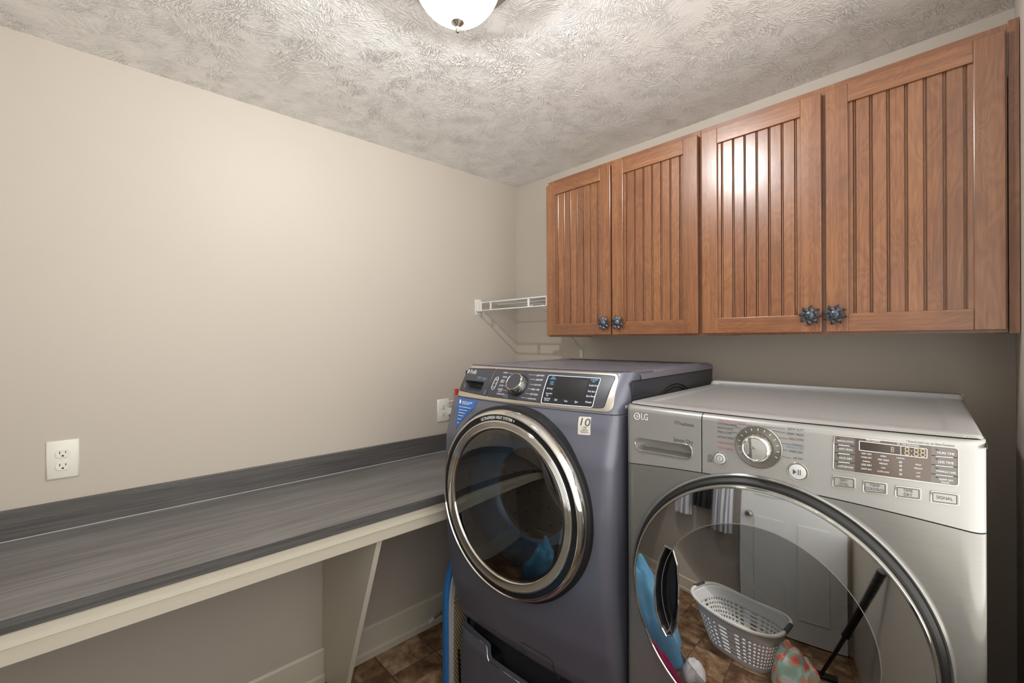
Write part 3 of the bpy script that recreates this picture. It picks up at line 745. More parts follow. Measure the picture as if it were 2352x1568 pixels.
# stickers on the front
B = lambda px, py: FW.at(px, py, d_body)
st = MB(); s4 = quad_round([B(1330.5, 956), B(1358.5, 957.5), B(1356.5, 999.5), B(1327.5, 997)], .004); patch(FW, d_body, st, s4, .0012, .0009, 6); so = st.build('warranty_sticker', STICKS, wm)
st = MB(); put_text(FW, d_body, st, '10', 1343.5, 969.5, 0, 'CENTER', .0026, w=22, ys=.62); put_text(FW, d_body, st, 'YEAR', 1343.5, 981.5, 0, 'CENTER', .0020, w=9)
put_text(FW, d_body, st, 'LIMITED', 1343, 987.5, 0, 'CENTER', .0016, w=14); put_text(FW, d_body, st, 'WARRANTY', 1342.5, 992.5, 0, 'CENTER', .0016, w=20)
st.build('sticker_print', INK_D, so, smooth=False)
tri = [B(1054, 913), B(1098, 919.5), B(1090, 936), B(1070, 956), B(1057.5, 968), B(1047, 986)]
st = MB(); patch(FW, d_body, st, tri[::-1], .0012, .0009, 10); so = st.build('feature_sticker', STICKB, wm, weld=True)
st = MB(); put_text(FW, d_body, st, 'SMARTER LAUNDRY', 1061.5, 922, 0, 'LEFT', .0022, w=25)
patch(FW, d_body, st, quad_round([B(1057, 917), B(1060, 917.5), B(1059, 926), B(1056, 925.5)], .001)[::-1], .0018, 0, 2)
for (a, b) in (((1062, 926.5), (1078, 928.5)), ((1055, 933), (1082, 937.5)), ((1054.5, 940), (1073, 943)), ((1053.5, 946), (1068, 949)), ((1053, 953), (1064.5, 955)), ((1052, 961), (1060, 962.5)), ((1051, 970), (1054.5, 971))):
    seam(FW, d_body, st, [B(*a), B(*b)], .0011, .0012)
st.build('sticker_print', INK_W, so, smooth=False)
# filter door and its outline
ft = [B(1197, 1473), B(1262, 1511.5), B(1270, 1519), B(1276, 1545), B(1284, 1568)]
fo = MB(); fpts = [ft[0]]+ft[1:]+[(ft[4][0]+.004, .425), (ft[0][0]+.006, .425)]
patch(FW, d_body, fo, quad_round(fpts, .006)[::-1], .0012, .0014, 8)
fdo = fo.build('filter_door', NAVY, wm, weld=True)
fo = MB(); seam(FW, d_body, fo, quad_round(fpts, .006), .0010, .0008, closed=True); fo.build('filter_door_gap', BLACKM, fdo)
# door: gasket, chrome bevel, dark band, ridges, glass, bowl, drum
def ringfn(uc, zc): return lambda x, y, h: FW.L(uc+x, h, zc+y)
rf = ringfn(*RC); db = .846
MB().lathe([(.302, db-.05), (.302, db-.006), (.296, db-.002), (.286, db)], rf, 96).build('door_gasket', BLACKM, wm, weld=True)
dr = MB().lathe([(.2935, db-.016), (.2935, db-.001), (.2915, db+.010), (.2865, db+.020), (.2825, db+.0248), (.2795, db+.0255), (.2775, db+.0222)], rf, 128).build('door_ring', CHROME, wm, angle=60)
bd = MB().lathe([(.2775, db+.0222), (.2612, db+.0225)], rf, 128).build('door_band', BLACK, dr)
tr_ = MB().lathe([(.2612, db+.0222), (.2602, db+.0262), (.2585, db+.0272), (.2560, db+.0272), (.2365, db+.0232), (.2345, db+.0222), (.2325, db+.017)], rf, 128).build('inner_trim', CHROME, dr, angle=60)
rg_ = MB()
for i in range(4):
    r0 = .2555-.0047*i; rg_.tube([rf(r0*math.cos(a_), r0*math.sin(a_), db+.0272-.0010*i) for a_ in [R(-14+190*k/90) for k in range(91)]], .0017, 8)
rg_.build('trim_ridges', CHROME, dr, angle=60)
gl = MB().lathe([(.2335, db+.0165)]+[(.233*math.cos(a), db+.0165+.016*math.sin(a)) for a in [R(6*i) for i in range(16)]], rf, 96)
gl.build('door_glass', WGLASS, dr)
MB().lathe([(.2335, db+.015), (.222, db+.004), (.205, db-.012), (.203, db-.03)], rf, 96).build('inner_rim', BLACK, dr)
MB().lathe([(.203, db-.03), (.198, db-.06), (.186, db-.085), (.168, db-.105), (.150, db-.118)], rf, 96).build('door_bowl', BLUEP, dr)
MB().lathe([(.262, db-.012), (.240, db-.04), (.262, db-.075), (.236, db-.10), (.205, db-.112)], rf, 96).build('bellows_gasket', GREYP, wm)
dm_ = MB().lathe([(.150, db-.118), (.152, db-.135), (.165, db-.14)], rf, 96)
dm_.build('bowl_lip', CHROME, dr)
du = MB().lathe([(.205, db-.112), (.255, db-.14), (.258, db-.50), (.22, db-.52), (0, db-.53)], rf, 72).build('drum', DRUM, wm)
hl = MB()
for k in range(20):
    for j in range(5):
        a = 2*PI*k/20+.05*j; q = db-.2-.06*j; c = Vector(rf(.2545*math.cos(a), .2545*math.sin(a), q)); n_ = Vector((math.cos(a), 0, math.sin(a)))
        t1 = n_.cross(Vector((0, 1, 0))); hl.add([c+t1*.006*math.cos(2*PI*i/8)+Vector((0, 1, 0))*.006*math.sin(2*PI*i/8) for i in range(8)], [tuple(range(8))])
hlo = relabel(hl.build('drum_holes', BLACKM, du, smooth=False), 'dark punched drum holes'); hlo['kind'] = 'stuff'
cv = MB(); v, f = text_mesh('ULTRAFRESH VENT SYSTEM +', .0135, 'CENTER', .0003)
cv.add([rf((.2692+y)*math.sin(x/.2692-.08), (.2692+y)*math.cos(x/.2692-.08), db+.0234) for x, y, _ in v], f)
cv.build('door_lettering', INK_W, bd, smooth=False)
# seam lines of the side panel
sm = MB(); sp = lambda d, z: FW.L(W+.0002, d, z)
sm.tube([sp(.01, 1.3785), sp(.694, 1.3785)], .0011, 6)
relabel(sm.build('side_seam', BLACKM, wm), 'dark seam below the lid')

# ------------------------------------------------------------------ washer pedestal
FP = Frame(5, (1.252, -.10), .711, 0.0)
wp = thing('laundry_pedestal', 'dark blue drawer pedestal under the blue washing machine', 'pedestal', FP.loc, FP.a)
a_, b_ = FP.L(.004, .0, 0), FP.L(W-.004, .66, .411)
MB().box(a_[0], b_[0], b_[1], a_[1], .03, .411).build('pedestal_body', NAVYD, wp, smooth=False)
DP = [(.0, .74), (.2, .765), (.36, .762), (.395, .754)]
def d_ped(u, z):
    t = (u-W/2)/(W/2); r = .034; e = min(u, W-u); c = 0
    if e < r: c = r-math.sqrt(max(0, r*r-(r-max(0, e))**2))
    return interp(DP, z)-.020*t*t-c
def ztop(u):
    # lip: high at the sides, dropping in a step to the hand scoop in the middle
    v = abs(u-W/2); q = max(0, min(1, (v-.176)/.018)); q = q*q*(3-2*q)
    return .352+.040*q+.012*max(0, (v-.2)/.155)
zr = [i/40 for i in range(41)]
pd = MB().grid(us, zr, lambda u, k: FP.L(u, d_ped(u, .03+(ztop(u)-.03)*k), .03+(ztop(u)-.03)*k))
pd.grid(us, [0, 1], lambda u, k: FP.L(u, d_ped(u, ztop(u))-.020*k, ztop(u)+.002*k))
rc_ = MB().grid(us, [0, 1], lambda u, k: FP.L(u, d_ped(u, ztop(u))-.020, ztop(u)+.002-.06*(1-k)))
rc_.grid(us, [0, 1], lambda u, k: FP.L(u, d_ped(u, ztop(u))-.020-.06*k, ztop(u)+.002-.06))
for uu_ in (0, W): pd.grid([0, 1], [.03, .395], lambda k, z, uu_=uu_: FP.L(uu_, d_ped(uu_, z) if k else .64, z))
pdo = pd.build('drawer_front', NAVY, wp, angle=50)
rc_.build('hand_recess', BLACK, wp, angle=50)  # recess walls blackened to stand for the shade inside
ln = MB(); ln.tube([FP.L(u, d_ped(u, ztop(u))-.001, ztop(u)+.0003) for u in us[6:-6]], .0012, 6); ln.build('drawer_lip', CHROME, pdo)
for sx_ in (.05, W-.05):
    for sd_ in (.06, .6):
        p = FP.L(sx_, sd_, 0); MB().lathe([(0, 0.0004), (.02, 0.0004), (.022, .012), (.012, .014), (.012, .031)], lambda x, y, h, p=p: (p[0]+x, p[1]+y, h), 16).build('foot', BLACKM, wp, weld=True)

# ================================================================== DRYER
FD = Frame(4, (1.964, -.12), .68, .345)
DWd = FD.W; TD = 1.329
DC = (.338, .897)
def d_dry(u, z):
    t = (u-DWd/2)/(DWd/2); r = .024; e = min(u, DWd-u); c = 0
    if e < r: c = r-math.sqrt(max(0, r*r-(r-max(0, e))**2))
    top = 0; rt = .016
    if z > TD-.006-rt: top = rt-math.sqrt(max(0, rt*rt-(z-(TD-.006-rt))**2))
    return .726-.024*t*t-c-top
def z_seam(u):
    t = (u-DWd/2)/(DWd/2); return 1.163+.022*(1-t*t)
dy = thing('clothes_dryer', 'graphite steel front-load dryer with large round smoked glass door', 'dryer', FD.loc, FD.a)
du_ = [0, .0004, .0015, .004, .008, .013, .018, .024]+frange(.034, DWd-.034, .0085)+[DWd-x for x in (.024, .018, .013, .008, .004, .0015, .0004, 0)]
kz_ = [i/90 for i in range(91)]
def zlow(u, k): return .347+(z_seam(u)-.0012-.347)*k
lp = MB().grid(du_, kz_, lambda u, k: FD.L(u, d_dry(u, zlow(u, k))+.0015, zlow(u, k)), lambda u, k: math.hypot(u-DC[0], zlow(u, k)-DC[1]) > .285)
for uu_ in (0, DWd): lp.grid([0, 1], kz_, lambda k, q, uu_=uu_: FD.L(uu_, d_dry(uu_, .8) if k else .64, zlow(uu_, q)))
lp.grid(du_, [0, 1], lambda u, k: FD.L(u, d_dry(u, z_seam(u))+.0015 if not k else .68, z_seam(u)-.0012))
lp.build('front_panel', STEEL, dy, angle=50)
a_, b_ = FD.L(.003, 0, .346), FD.L(DWd-.003, .69, 1.31)
sh = MB(); x0, x1, y0, y1, z0, z1 = a_[0], b_[0], b_[1], a_[1], a_[2], b_[2]
sh.add([(x0, y1, z0), (x1, y1, z0), (x1, y1, z1), (x0, y1, z1)], [(0, 1, 2, 3)])
for x in (x0, x1): sh.add([(x, y0, z0), (x, y1, z0), (x, y1, z1), (x, y0, z1)], [(0, 1, 2, 3)])
sh.add([(x0, y0, z0), (x1, y0, z0), (x1, y1, z0), (x0, y1, z0)], [(0, 1, 2, 3)])
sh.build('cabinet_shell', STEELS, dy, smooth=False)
# top
def tophd(u, d):
    e = min(u, DWd-u); r = .012; c = 0
    if e < r: c = r-math.sqrt(max(0, r*r-(r-max(0, e))**2))
    z = TD-c
    if d < .05: z += .012*min(1, max(0, (.05-d)/.008))
    if .045 < u < DWd-.045 and .05 < d < .655: z -= .0035*min(1, min(u-.045, DWd-.045-u, d-.05, .655-d)/.008)
    if d > .695: z -= .0042*min(1, (d-.695)/.006)
    return z
e_ = [0, .0004, .0015, .004, .008, .012, .03, .045, .049, .053, .06]
uu = e_+frange(.08, DWd-.08, .03)+[DWd-x for x in e_[::-1]]
dd = [0, .02, .042, .046, .05, .054, .058]+frange(.09, .62, .04)+[.645, .651, .655, .675, .692, .696, .702, .712]
tp = MB().grid(uu, dd, lambda u, d: FD.L(u, d if d < .6 else .6+(d-.6)*(d_dry(u, 1.2)-.012-.6)/.112, tophd(u, d)))
for (a, b) in (((0, 0), (0, .70)), ((DWd, .70), (DWd, 0)), ((DWd, 0), (0, 0))):
    tp.add([FD.L(*a, 1.3098), FD.L(*b, 1.3098), FD.L(*b, TD-.011), FD.L(*a, TD-.011)], [(0, 1, 2, 3)])
tp.add([FD.L(0, 0, TD-.011), FD.L(DWd, 0, TD-.011), FD.L(DWd, 0, TD+.011), FD.L(0, 0, TD+.011)], [(0, 1, 2, 3)])
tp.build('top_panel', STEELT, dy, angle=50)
# control fascia and the drawer-like front on its left
D = lambda px, py: FD.at(px, py, d_dry)
us_l = D(1612, 1000)[0]
def zhi(u, k): return z_seam(u)+.0008+(TD-.0062-z_seam(u)-.0008)*k
kk = [i/30 for i in range(24)]+[.78+.22*i/14 for i in range(15)]
def side_close(mb, uu_):
    mb.grid([0, 1], kk, lambda k, q: FD.L(uu_, d_dry(uu_, zhi(uu_, q)) if k else .64, zhi(uu_, q)))
ru = [u for u in du_ if u > us_l+.001]; ru = [us_l+.0009]+ru
cf = MB().grid(ru, kk, lambda u, k: FD.L(u, d_dry(u, zhi(u, k)), zhi(u, k))); side_close(cf, DWd)
cfo = relabel(cf.build('control_fascia', STEELP, dy, angle=50), 'silver control fascia')
hin = quad_round([D(1458, 1003), D(1590, 1022.5), D(1589, 1056), D(1460, 1034)], .018, 8)
hin[-6:] = hin[-6:]
lu = frange(.0, us_l-.0009, .0021); lu = [0, .0004, .0015]+[u for u in lu if u > .002]
lz = [0]+[i/80 for i in range(1, 62)]+[.78+.22*i/14 for i in range(15)]
def fd_(u, k):
    z = zhi(u, k); d = d_dry(u, z)+.0006
    if inside(hin, u, z): d -= .034*min(1, edge_dist(hin, u, z)/.007)
    return FD.L(u, d, z)
dl = MB().grid(lu, lz, fd_); side_close(dl, 0)
dlo = relabel(dl.build('drawer_front', STEELP, dy, angle=40), 'silver drawer front with a hand pocket')
hr = MB(); seam(FD, d_dry, hr, hin, .0016, .0008, closed=True, step=.005); hr.build('pocket_rim', NICKEL, dlo)
# dial
cu, cz = D(1741.5, 1026); Rk = .0445
kp = lambda x, y, h: FD.L(cu+x, d_dry(cu, cz)+h, cz+y)
dz = MB().lathe([(0, .0006), (.0440, .0006), (.0455, .0016), (.0470, .001), (.0475, -.002)], kp, 72).build('dial_plate', SMOKEBTN, dy, weld=True)
kb = MB().lathe([(.0305, .0005), (.0305, .010), (.0290, .022), (.0265, .027), (.0240, .0285), (.0225, .027)], kp, 64).lathe([(.0225, .027), (.015, .0275), (0, .028)], kp, 64)
kbo = kb.build('dial_knob', CHROME, dy, weld=True)
MB().lathe([(.0445, .001), (.0455, .0024), (.0465, .001)], kp, 72).build('dial_ring', NICKEL, dz)
tk = MB()
for i in range(13):
    a = R(-25+230*i/12); c, s_ = math.cos(a), math.sin(a)
    tk.add([kp(r*c-w_*s_, r*s_+w_*c, .0018) for r, w_ in ((.036, -.0005), (.041, -.0005), (.041, .0005), (.036, .0005))], [(0, 1, 2, 3)])
tk.build('dial_ticks', INK_W, dz, smooth=False)
def rbtn(px, py, r, glyph):
    u, z = D(px, py); fn_ = lambda x, y, h: FD.L(u+x, d_dry(u, z)+h, z+y)
    o = MB().lathe([(0, .0042), (r*.7, .004), (r*.86, .003), (r*.9, .0005)], fn_, 40).build('round_button', LGREY, dy, weld=True)
    MB().lathe([(r*.92, .0002), (r*.96, .002), (r*1.04, .0022), (r*1.1, .0002)], fn_, 40).build('button_ring', NICKEL, o)
    g = MB()
    if glyph == 'power':
        g.tube([fn_(.0075*math.cos(2*PI*i/20), .0075*math.sin(2*PI*i/20), .0046) for i in range(20)], .0006, 6, True).tube([fn_(0, -.003, .0046), fn_(0, .0035, .0046)], .0006, 6)
    else:
        g.add([fn_(-.0075, -.0055, .0048), fn_(-.001, 0, .0048), fn_(-.0075, .0055, .0048)], [(0, 1, 2)])
        for x in (.002, .0058): g.tube([fn_(x, -.0055, .0046), fn_(x, .0055, .0046)], .0007, 6)
    g.build('button_symbol', INK_D, o, smooth=False)
rbtn(1654.5, 1052, .0135, 'power'); rbtn(1832, 1083, .0175, 'play')
# touch display block
blk = [D(1916, 999), D(2201, 1029), D(2201, 1116), D(1914, 1077)]
bo = MB(); patch(FD, d_dry, bo, quad_round(blk, .005)[::-1], .001, .001, 18); bko = bo.build('touch_panel', SMOKEBTN, dy, weld=True)
bo = MB(); seam(FD, d_dry, bo, quad_round(blk, .005), .0012, .0012, closed=True, step=.006); bo.build('touch_panel_border', NICKEL, bko)
scq = [D(1965, 1005.5), D(2139, 1024.5), D(2138, 1108), D(1964, 1083)]
bo = MB(); patch(FD, d_dry, bo, quad_round(scq, .001)[::-1], .0016, .0008, 14); sco = bo.build('display', SCREEN, bko, weld=True)
lq = [D(1974, 1012), D(2129, 1030.5), D(2129, 1051.5), D(1974, 1033)]
bo = MB(); patch(FD, d_dry, bo, quad_round(lq, .001)[::-1], .0021, .0005, 12); bo.build('time_window', LCD, bko, weld=True)
bw = MB(); seam(FD, d_dry, bw, quad_round(lq, .0012), .0006, .0022, closed=True)
bls = (MB(), MB())
for k in range(1, 4):
    for (xa, xb, ya, yb2) in ((1916, 1964, 999, 1005), (2139, 2201, 1024, 1029)):
        h0, h1 = (78.5, 77.5) if xa < 2000 else (84, 87)
        pa, pb2 = D(xa+1, ya+h0*k/4), D(xb-1, yb2+h1*k/4); seam(FD, d_dry, bls[xa > 2000], [pa, pb2], .0006, .0014)
        q1, q2 = D(xa+10, ya+h0*k/4+2), D(xb-12, yb2+h1*k/4-.5); seam(FD, d_dry, bw, [q1, q2], .0007, .0018)
for k in range(4):
    for (x, y, h) in ((1923, 1006.5, 78.5), (2149, 1031.5, 85)):
        seam(FD, d_dry, bls[x > 2000], [D(x, y+h*k/4), D(x+6, y+.7+h*k/4)], .0006, .0016)
for bl in bls: bl.build('key_gaps', BLACKM, bko)
TX = lambda mb, s, px, py, w, al='CENTER', off=.0022: put_text(FD, d_dry, mb, s, px, py, 0, al, off, 1, 0, w)
for s, x, y, w in (('REDUCE STATIC', 1942.5, 1013, 37), ('EASY IRON', 1943, 1031.5, 30), ('RACK DRY', 1942.5, 1052, 29), ('CUSTOM PGM', 1942.5, 1071.5, 34)): TX(bw, s, x, y, w)
for s, x, y, w in (('MORE TIME', 2172, 1040.5, 39), ('LESS TIME', 2172, 1061.5, 36), ('WRINKLE CARE', 2172, 1083, 46), ('DAMP DRY', 2173, 1101.5, 33), ('SIGNAL', 2171.5, 1107.5, 20)): TX(bw, s, x, y, w)
TX(bw, 'PROCESSING', 2006, 1011.5, 32, off=.0026); TX(bw, 'EST. TIME REMAINING', 2085.5, 1021, 50, off=.0026)
for x, col in ((1990.5, [(1041.5, 'VERY DRY'), (1050, 'MORE DRY'), (1059, 'NORMAL'), (1067, 'LESS DRY'), (1076.5, 'DAMP DRY')]), (2029, [(1047, 'HIGH'), (1055.5, 'MID HIGH'), (1064, 'MEDIUM'), (1073.5, 'LOW'), (1082.5, 'ULTRA LOW')]),
               (2068.5, [(1051.5, 'NORMAL'), (1060.5, '60'), (1069, '40'), (1078.5, '30'), (1088, '20')]), (2109, [(1066.5, 'HIGH'), (1075, 'MEDIUM'), (1085, 'LOW'), (1093.5, 'OFF')])):
    for y, s in col: TX(bw, s, x, y, 2.9*len(s)+1, off=.0026)
bw.build('white_lettering', INK_W, bko, smooth=False)
lcd = MB(); TX(lcd, '18:88', 2094, 1037.5, 58, 'CENTER', .0026); TX(lcd, '8', 2050, 1032, 8, 'CENTER', .0026)
lcd.build('time_digits', simple('amber_digits', (170, 152, 124), .4), bko, smooth=False)
for s, (x0_, y0_, x1_, y1_) in (('DRY\nLEVEL', (1913, 1092, 1964, 1122)), ('TEMP\nCONTROL', (1983, 1103, 2037, 1135)), ('TIME\nDRY', (2057, 1115, 2115, 1147)), ('SIGNAL', (2138, 1127, 2202, 1160))):
    yt = y0_+ (x1_-x0_)*.125; q = [D(x0_, y0_), D(x1_, yt), D(x1_, y1_), D(x0_, y1_-(x1_-x0_)*.125)]
    bo = MB(); patch(FD, d_dry, bo, quad_round(q, .002)[::-1], .0016, .0016, 6); ko = bo.build('option_button', STEELP, dy, weld=True)
    bo = MB(); seam(FD, d_dry, bo, quad_round(q, .002), .0010, .0014, closed=True, step=.004); bo.build('button_border', NICKEL, ko)
    cxm = (q[0][0]+q[2][0])/2; czm = (q[0][1]+q[2][1])/2; bo = MB(); ls = s.split('\n')
    dq_ = [( -.002, -.002), (.002, -.002)]
    gapo = MB(); c_u = cxm; ins = [(c_u+(p[0]-c_u)*.86, czm+(p[1]-czm)*.80) for p in q]; seam(FD, d_dry, gapo, quad_round(ins, .0015), .0006, .0016, closed=True, step=.004); gapo.build('button_gap', INK_D, ko)
    for i, l in enumerate(ls):
        v, f = text_mesh(l, .0074, 'CENTER', 0); decal(FD, d_dry, bo, v, f, cxm, czm+(.0036 if len(ls) > 1 else 0)-i*.0074, .0024)
    bo.build('button_lettering', INK_D, ko, smooth=False)
# printed words
pk, pr2, pb3, pw = MB(), MB(), MB(), MB()
for s, x, y, w, mb in (('*STEAM CYCLE & SENSOR DRY', 1648, 964.5, 65, pr2), ('COTTON/NORMAL', 1649, 972, 43, pk), ('BULKY/LARGE', 1649, 981, 33, pk), ('SMALL LOAD', 1648, 990.5, 32, pk), ('ANTI BACTERIAL', 1648, 1002, 37, pk), ('*STEAM SANITARY', 1647.5, 1014.5, 41, pr2), ('*STEAM FRESH', 1647, 1027, 35, pr2)):
    TX(mb, s, x, y, w, 'LEFT', .0007)
for s, x, y, w, mb in (('HEAVY DUTY', 1847, 988.5, 39, pk), ('PERM. PRESS', 1847, 1000, 39, pk), ('DELICATES', 1846.5, 1011, 34, pk), ('TOWELS', 1846, 1024.5, 26, pk), ('*MANUAL DRY', 1848, 1031.5, 45, pb3), ('SPEED DRY', 1845.5, 1040, 33, pk), ('AIR DRY', 1845.5, 1055, 24, pk)):
    TX(mb, s, x, y, w, 'RIGHT', .0007)
TX(pk, '* Press & hold 3 sec. for Extra Functions', 2081, 1012.5, 106, 'LEFT', .0007)
for a, b in (((1694, 973), (1804, 984)), ((1684, 981), (1702, 982.5)), ((1680, 991.5), (1694, 993.5)), ((1686, 1004), (1691, 1004.5)), ((1775, 988), (1805, 994.5)), ((1786, 1003.5), (1810, 1007.5)), ((1788, 1016), (1820, 1021)), ((1794, 1032), (1809, 1034)), ((1792, 1047), (1817, 1052)), ((1794, 1032), (1792, 1047))):
    seam(FD, d_dry, pk, [D(*a), D(*b)], .0004, .0006)
TX(pk, 'Sensor Dry', 1547.5, 1008.5, 43, 'LEFT', .0014); TX(pk, 'TrueSteam', 1557, 971.5, 36, 'LEFT', .0014)
seam(FD, d_dry, pk, [(D(1553, 969)[0]+.003*math.cos(2*PI*i/10), D(1553, 969)[1]+.004*math.sin(2*PI*i/10)) for i in range(10)], .0004, .001, closed=True, step=.003)
cu2, cz2 = D(1632, 1049.5)
seam(FD, d_dry, pk, [(cu2+.006*math.cos(2*PI*i/14), cz2+.006*math.sin(2*PI*i/14)) for i in range(14)], .0005, .0004, closed=True, step=.004); seam(FD, d_dry, pk, [(cu2+.0025*math.cos(2*PI*i/8), cz2+.0025*math.sin(2*PI*i/8)) for i in range(8)], .0005, .0004, closed=True, step=.004)
TX(pk, 'SMART', 1631, 1056.5, 10, 'CENTER', .0007); TX(pk, 'DIAGNOSIS', 1631, 1059.5, 15, 'CENTER', .0007)
cu3, cz3 = D(1463.5, 955.5)
seam(FD, d_dry, pw, [(cu3+.0085*math.cos(2*PI*i/20), cz3+.0085*math.sin(2*PI*i/20)) for i in range(20)], .0009, .0012, closed=True, step=.004)
for gpt in ([(0, .004), (0, -.003), (.003, -.003)], [(.006, .0005), (.003, .0005)]): seam(FD, d_dry, pw, [(cu3+a, cz3+b) for a, b in gpt], .0007, .0014, step=.003)
seam(FD, d_dry, pw, [(cu3-.0045, cz3+.002), (cu3-.004, cz3+.002)], .001, .0014)
TX(pw, 'LG', 1472.5, 956.5, 15, 'LEFT', .0014)
pk.build('dark_lettering', INK_D, cfo, smooth=False); pr2.build('red_lettering', INK_R, cfo, smooth=False); pb3.build('blue_lettering', INK_BL, cfo, smooth=False); pw.build('white_lettering', INK_W, dlo, smooth=False)
# door
RHO, APX = 2.0, .778
def d_dome(u, z): 
    rr2 = (u-DC[0])**2+(z-DC[1])**2; return APX-(RHO-math.sqrt(RHO*RHO-rr2))
df = lambda x, y, h: FD.L(DC[0]+x, h, DC[1]+y)
MB().lathe([(.305, .70), (.304, .7285), (.3005, .731), (.297, .7285), (.2935, .724)], df, 128).build('door_surround', STEEL, dy, angle=60)
dga = MB().lathe([(.297, .726), (.2955, .736), (.289, .741), (.282, .738)], df, 128).build('door_gasket', BLACKM, dy, angle=60)
dri = MB().lathe([(.2845, .735), (.2845, .7565), (.2825, .7605), (.2795, .7605), (.2775, .757)], df, 128).build('door_ring', CHROME, dy, angle=60)
# handle pocket outline (left arc bulges out, right side nearly straight)
LA = [D2 for D2 in [FD.at(x, y, d_dome) for x, y in ((1528, 1253), (1515, 1282), (1506.5, 1318), (1504, 1360), (1508, 1402), (1519, 1437), (1531, 1460), (1543, 1458), (1553, 1440), (1558, 1400), (1559, 1350), (1556, 1300), (1546, 1264))]]
larc = LA[:7]
def pdist(u, z): return edge_dist(LA, u, z) if inside(LA, u, z) else -1
rs = frange(.0, .278, .0023); nth = 560
def dome_pt(r, a):
    u, z = DC[0]+r*math.cos(a), DC[1]+r*math.sin(a); d = d_dome(u, z); q = pdist(u, z) if (.10 < r and 2.3 < a < 4.0) else -1
    if q > 0:
        w_ = min(1, q/.020); d -= .030*w_*w_*(3-2*w_)
    return FD.L(u, d, z), q
parts = {'outer': MB(), 'window': MB(), 'handle': MB()}
allp = []; flag = []
for r in rs:
    for j in range(nth):
        p, q = dome_pt(r, 2*PI*j/nth); allp.append(p); flag.append(q)
for i in range(len(rs)-1):
    for j in range(nth):
        idx = (i*nth+j, i*nth+(j+1) % nth, (i+1)*nth+(j+1) % nth, (i+1)*nth+j)
        k = 'handle' if sum(flag[x] > 0 for x in idx) >= 2 else ('window' if rs[i+1] < .2059 else 'outer')
        parts[k].f.append(idx)
for k in parts: parts[k].v = allp
parts['outer'].build('door_face', SMOKE, dri, angle=40)
parts['window'].build('door_window', DGLASS, dri, angle=40)
hdo = relabel(parts['handle'].build('door_handle', BLACK, dri, angle=60), 'dark scooped pull with a chrome edge')
hc = MB(); seam(FD, d_dome, hc, larc, .0022, .001, step=.006); hc.build('handle_edge', CHROME, hdo)
hc = MB(); seam(FD, d_dome, hc, LA[6:]+LA[:1], .0019, .0004, step=.006); hc.build('handle_lip', SMOKE, hdo)
wl = MB().tube([df(.2055*math.cos(2*PI*i/120), .2055*math.sin(2*PI*i/120), d_dome(DC[0]+.2055, DC[1])) for i in range(120)], .0009, 6, True); wl.build('window_edge', GREYP, dri)
MB().lathe([(.279, .735), (.215, .725), (.205, .72), (.20, .66), (.19, .62)], df, 96).build('inner_frame', GREYP, dri)
dd_ = MB().lathe([(.20, .655), (.27, .63), (.275, .16), (.23, .10), (0, .09)], df, 72).build('drum', DRUM, dy)
# dryer pedestal
dp = thing('laundry_pedestal', 'grey drawer pedestal under the graphite dryer', 'pedestal', (FD.loc.x, FD.loc.y, 0), FD.a)
MB().box(-DWd/2+.002, DWd/2-.002, .4-.69, .4, .02, .344).build('pedestal_body', STEELS, dp, smooth=False, bevel=.004)
MB().box(-DWd/2+.004, DWd/2-.004, .4-.715, .4-.6905, .03, .335).build('drawer_front', STEEL, dp, smooth=False, bevel=.006)
MB().tube([(-.15, .4-.7155, .285), (-.15, .4-.74, .285), (.15, .4-.74, .285), (.15, .4-.7155, .285)], .006, 10).build('drawer_handle', NICKEL, dp)
for sx_ in (-.29, .29):
    for sy_ in (-.25, .35): MB().lathe([(0, .0004), (.02, .0004), (.02, .0195)], lambda x, y, h, a=sx_, b=sy_: (a+x, b+y, h), 16).build('foot', BLACKM, dp, weld=True)

# ================================================================== VALVE BOX BY THE WASHER
vb = thing('washer_valve_box', 'white water valve box on the wall half hidden behind the washing machine', 'valve box', (0, -.45, 1.13))
MB().box(.0006, .030, -.068, .14, -.035, .0).build('box_frame', WHITE, vb, smooth=False, bevel=.003)
MB().tube([(.03, -.096, .037), (.034, -.02, .044), (.04, .10, .05), (.04, .10, -.005)], .003, 8).build('white_tube', WHITE, vb)
MB().box(.032, .046, -.050, -.030, .055, .105).box(.03, .04, -.046, -.034, -.01, .056).build('valve_handle', RED, vb, bevel=.004)

# ================================================================== IRONING BOARD
ib = thing('ironing_board', 'ironing board with blue cover standing on end left of the washing machine', 'ironing board', (.565, -.73, 0))
def board_pts(inset, n=40):
    # nose-up outline in (y,z): long straight flanks, rounded nose
    pts = []; w_, zb2, zt2 = .183-inset, .004+inset, .70-inset
    for i in range(n+1):
        a = PI*i/n; pts.append((-math.cos(a)*w_, zt2-.30+.30*math.sin(a)**.75))
    pts += [(w_, zb2), (-w_, zb2)]
    return pts
def slab(x0, x1, pts, lean=.02):
    n = len(pts); v = [(x0+lean*z, y, z) for y, z in pts]+[(x1+lean*z, y, z) for y, z in pts]
    return MB().add(v, [tuple(range(n))[::-1], tuple(range(n, 2*n))]+[(i, (i+1) % n, n+(i+1) % n, n+i) for i in range(n)])
slab(-.050, -.022, board_pts(0), 0).build('padded_cover', BLUEC, ib, bevel=.006, weld=True)
slab(-.0215, -.012, board_pts(.012), 0).build('board_rim', LGREY, ib, bevel=.001, weld=True)
slab(-.0118, -.0085, board_pts(.030), 0).build('mesh_underside', MESH, ib, smooth=False, weld=True)
MB().tube([(-.004, -.125, .004), (-.004, -.135, .26)], .004, 8).tube([(-.004, -.10, .004), (-.004, .1, .52)], .0038, 8).build('leg', BLACK, ib)
rk = thing('folding_rack', 'grey metal folding rack feet on the floor behind the ironing board', 'rack', (.25, -.62, 0))
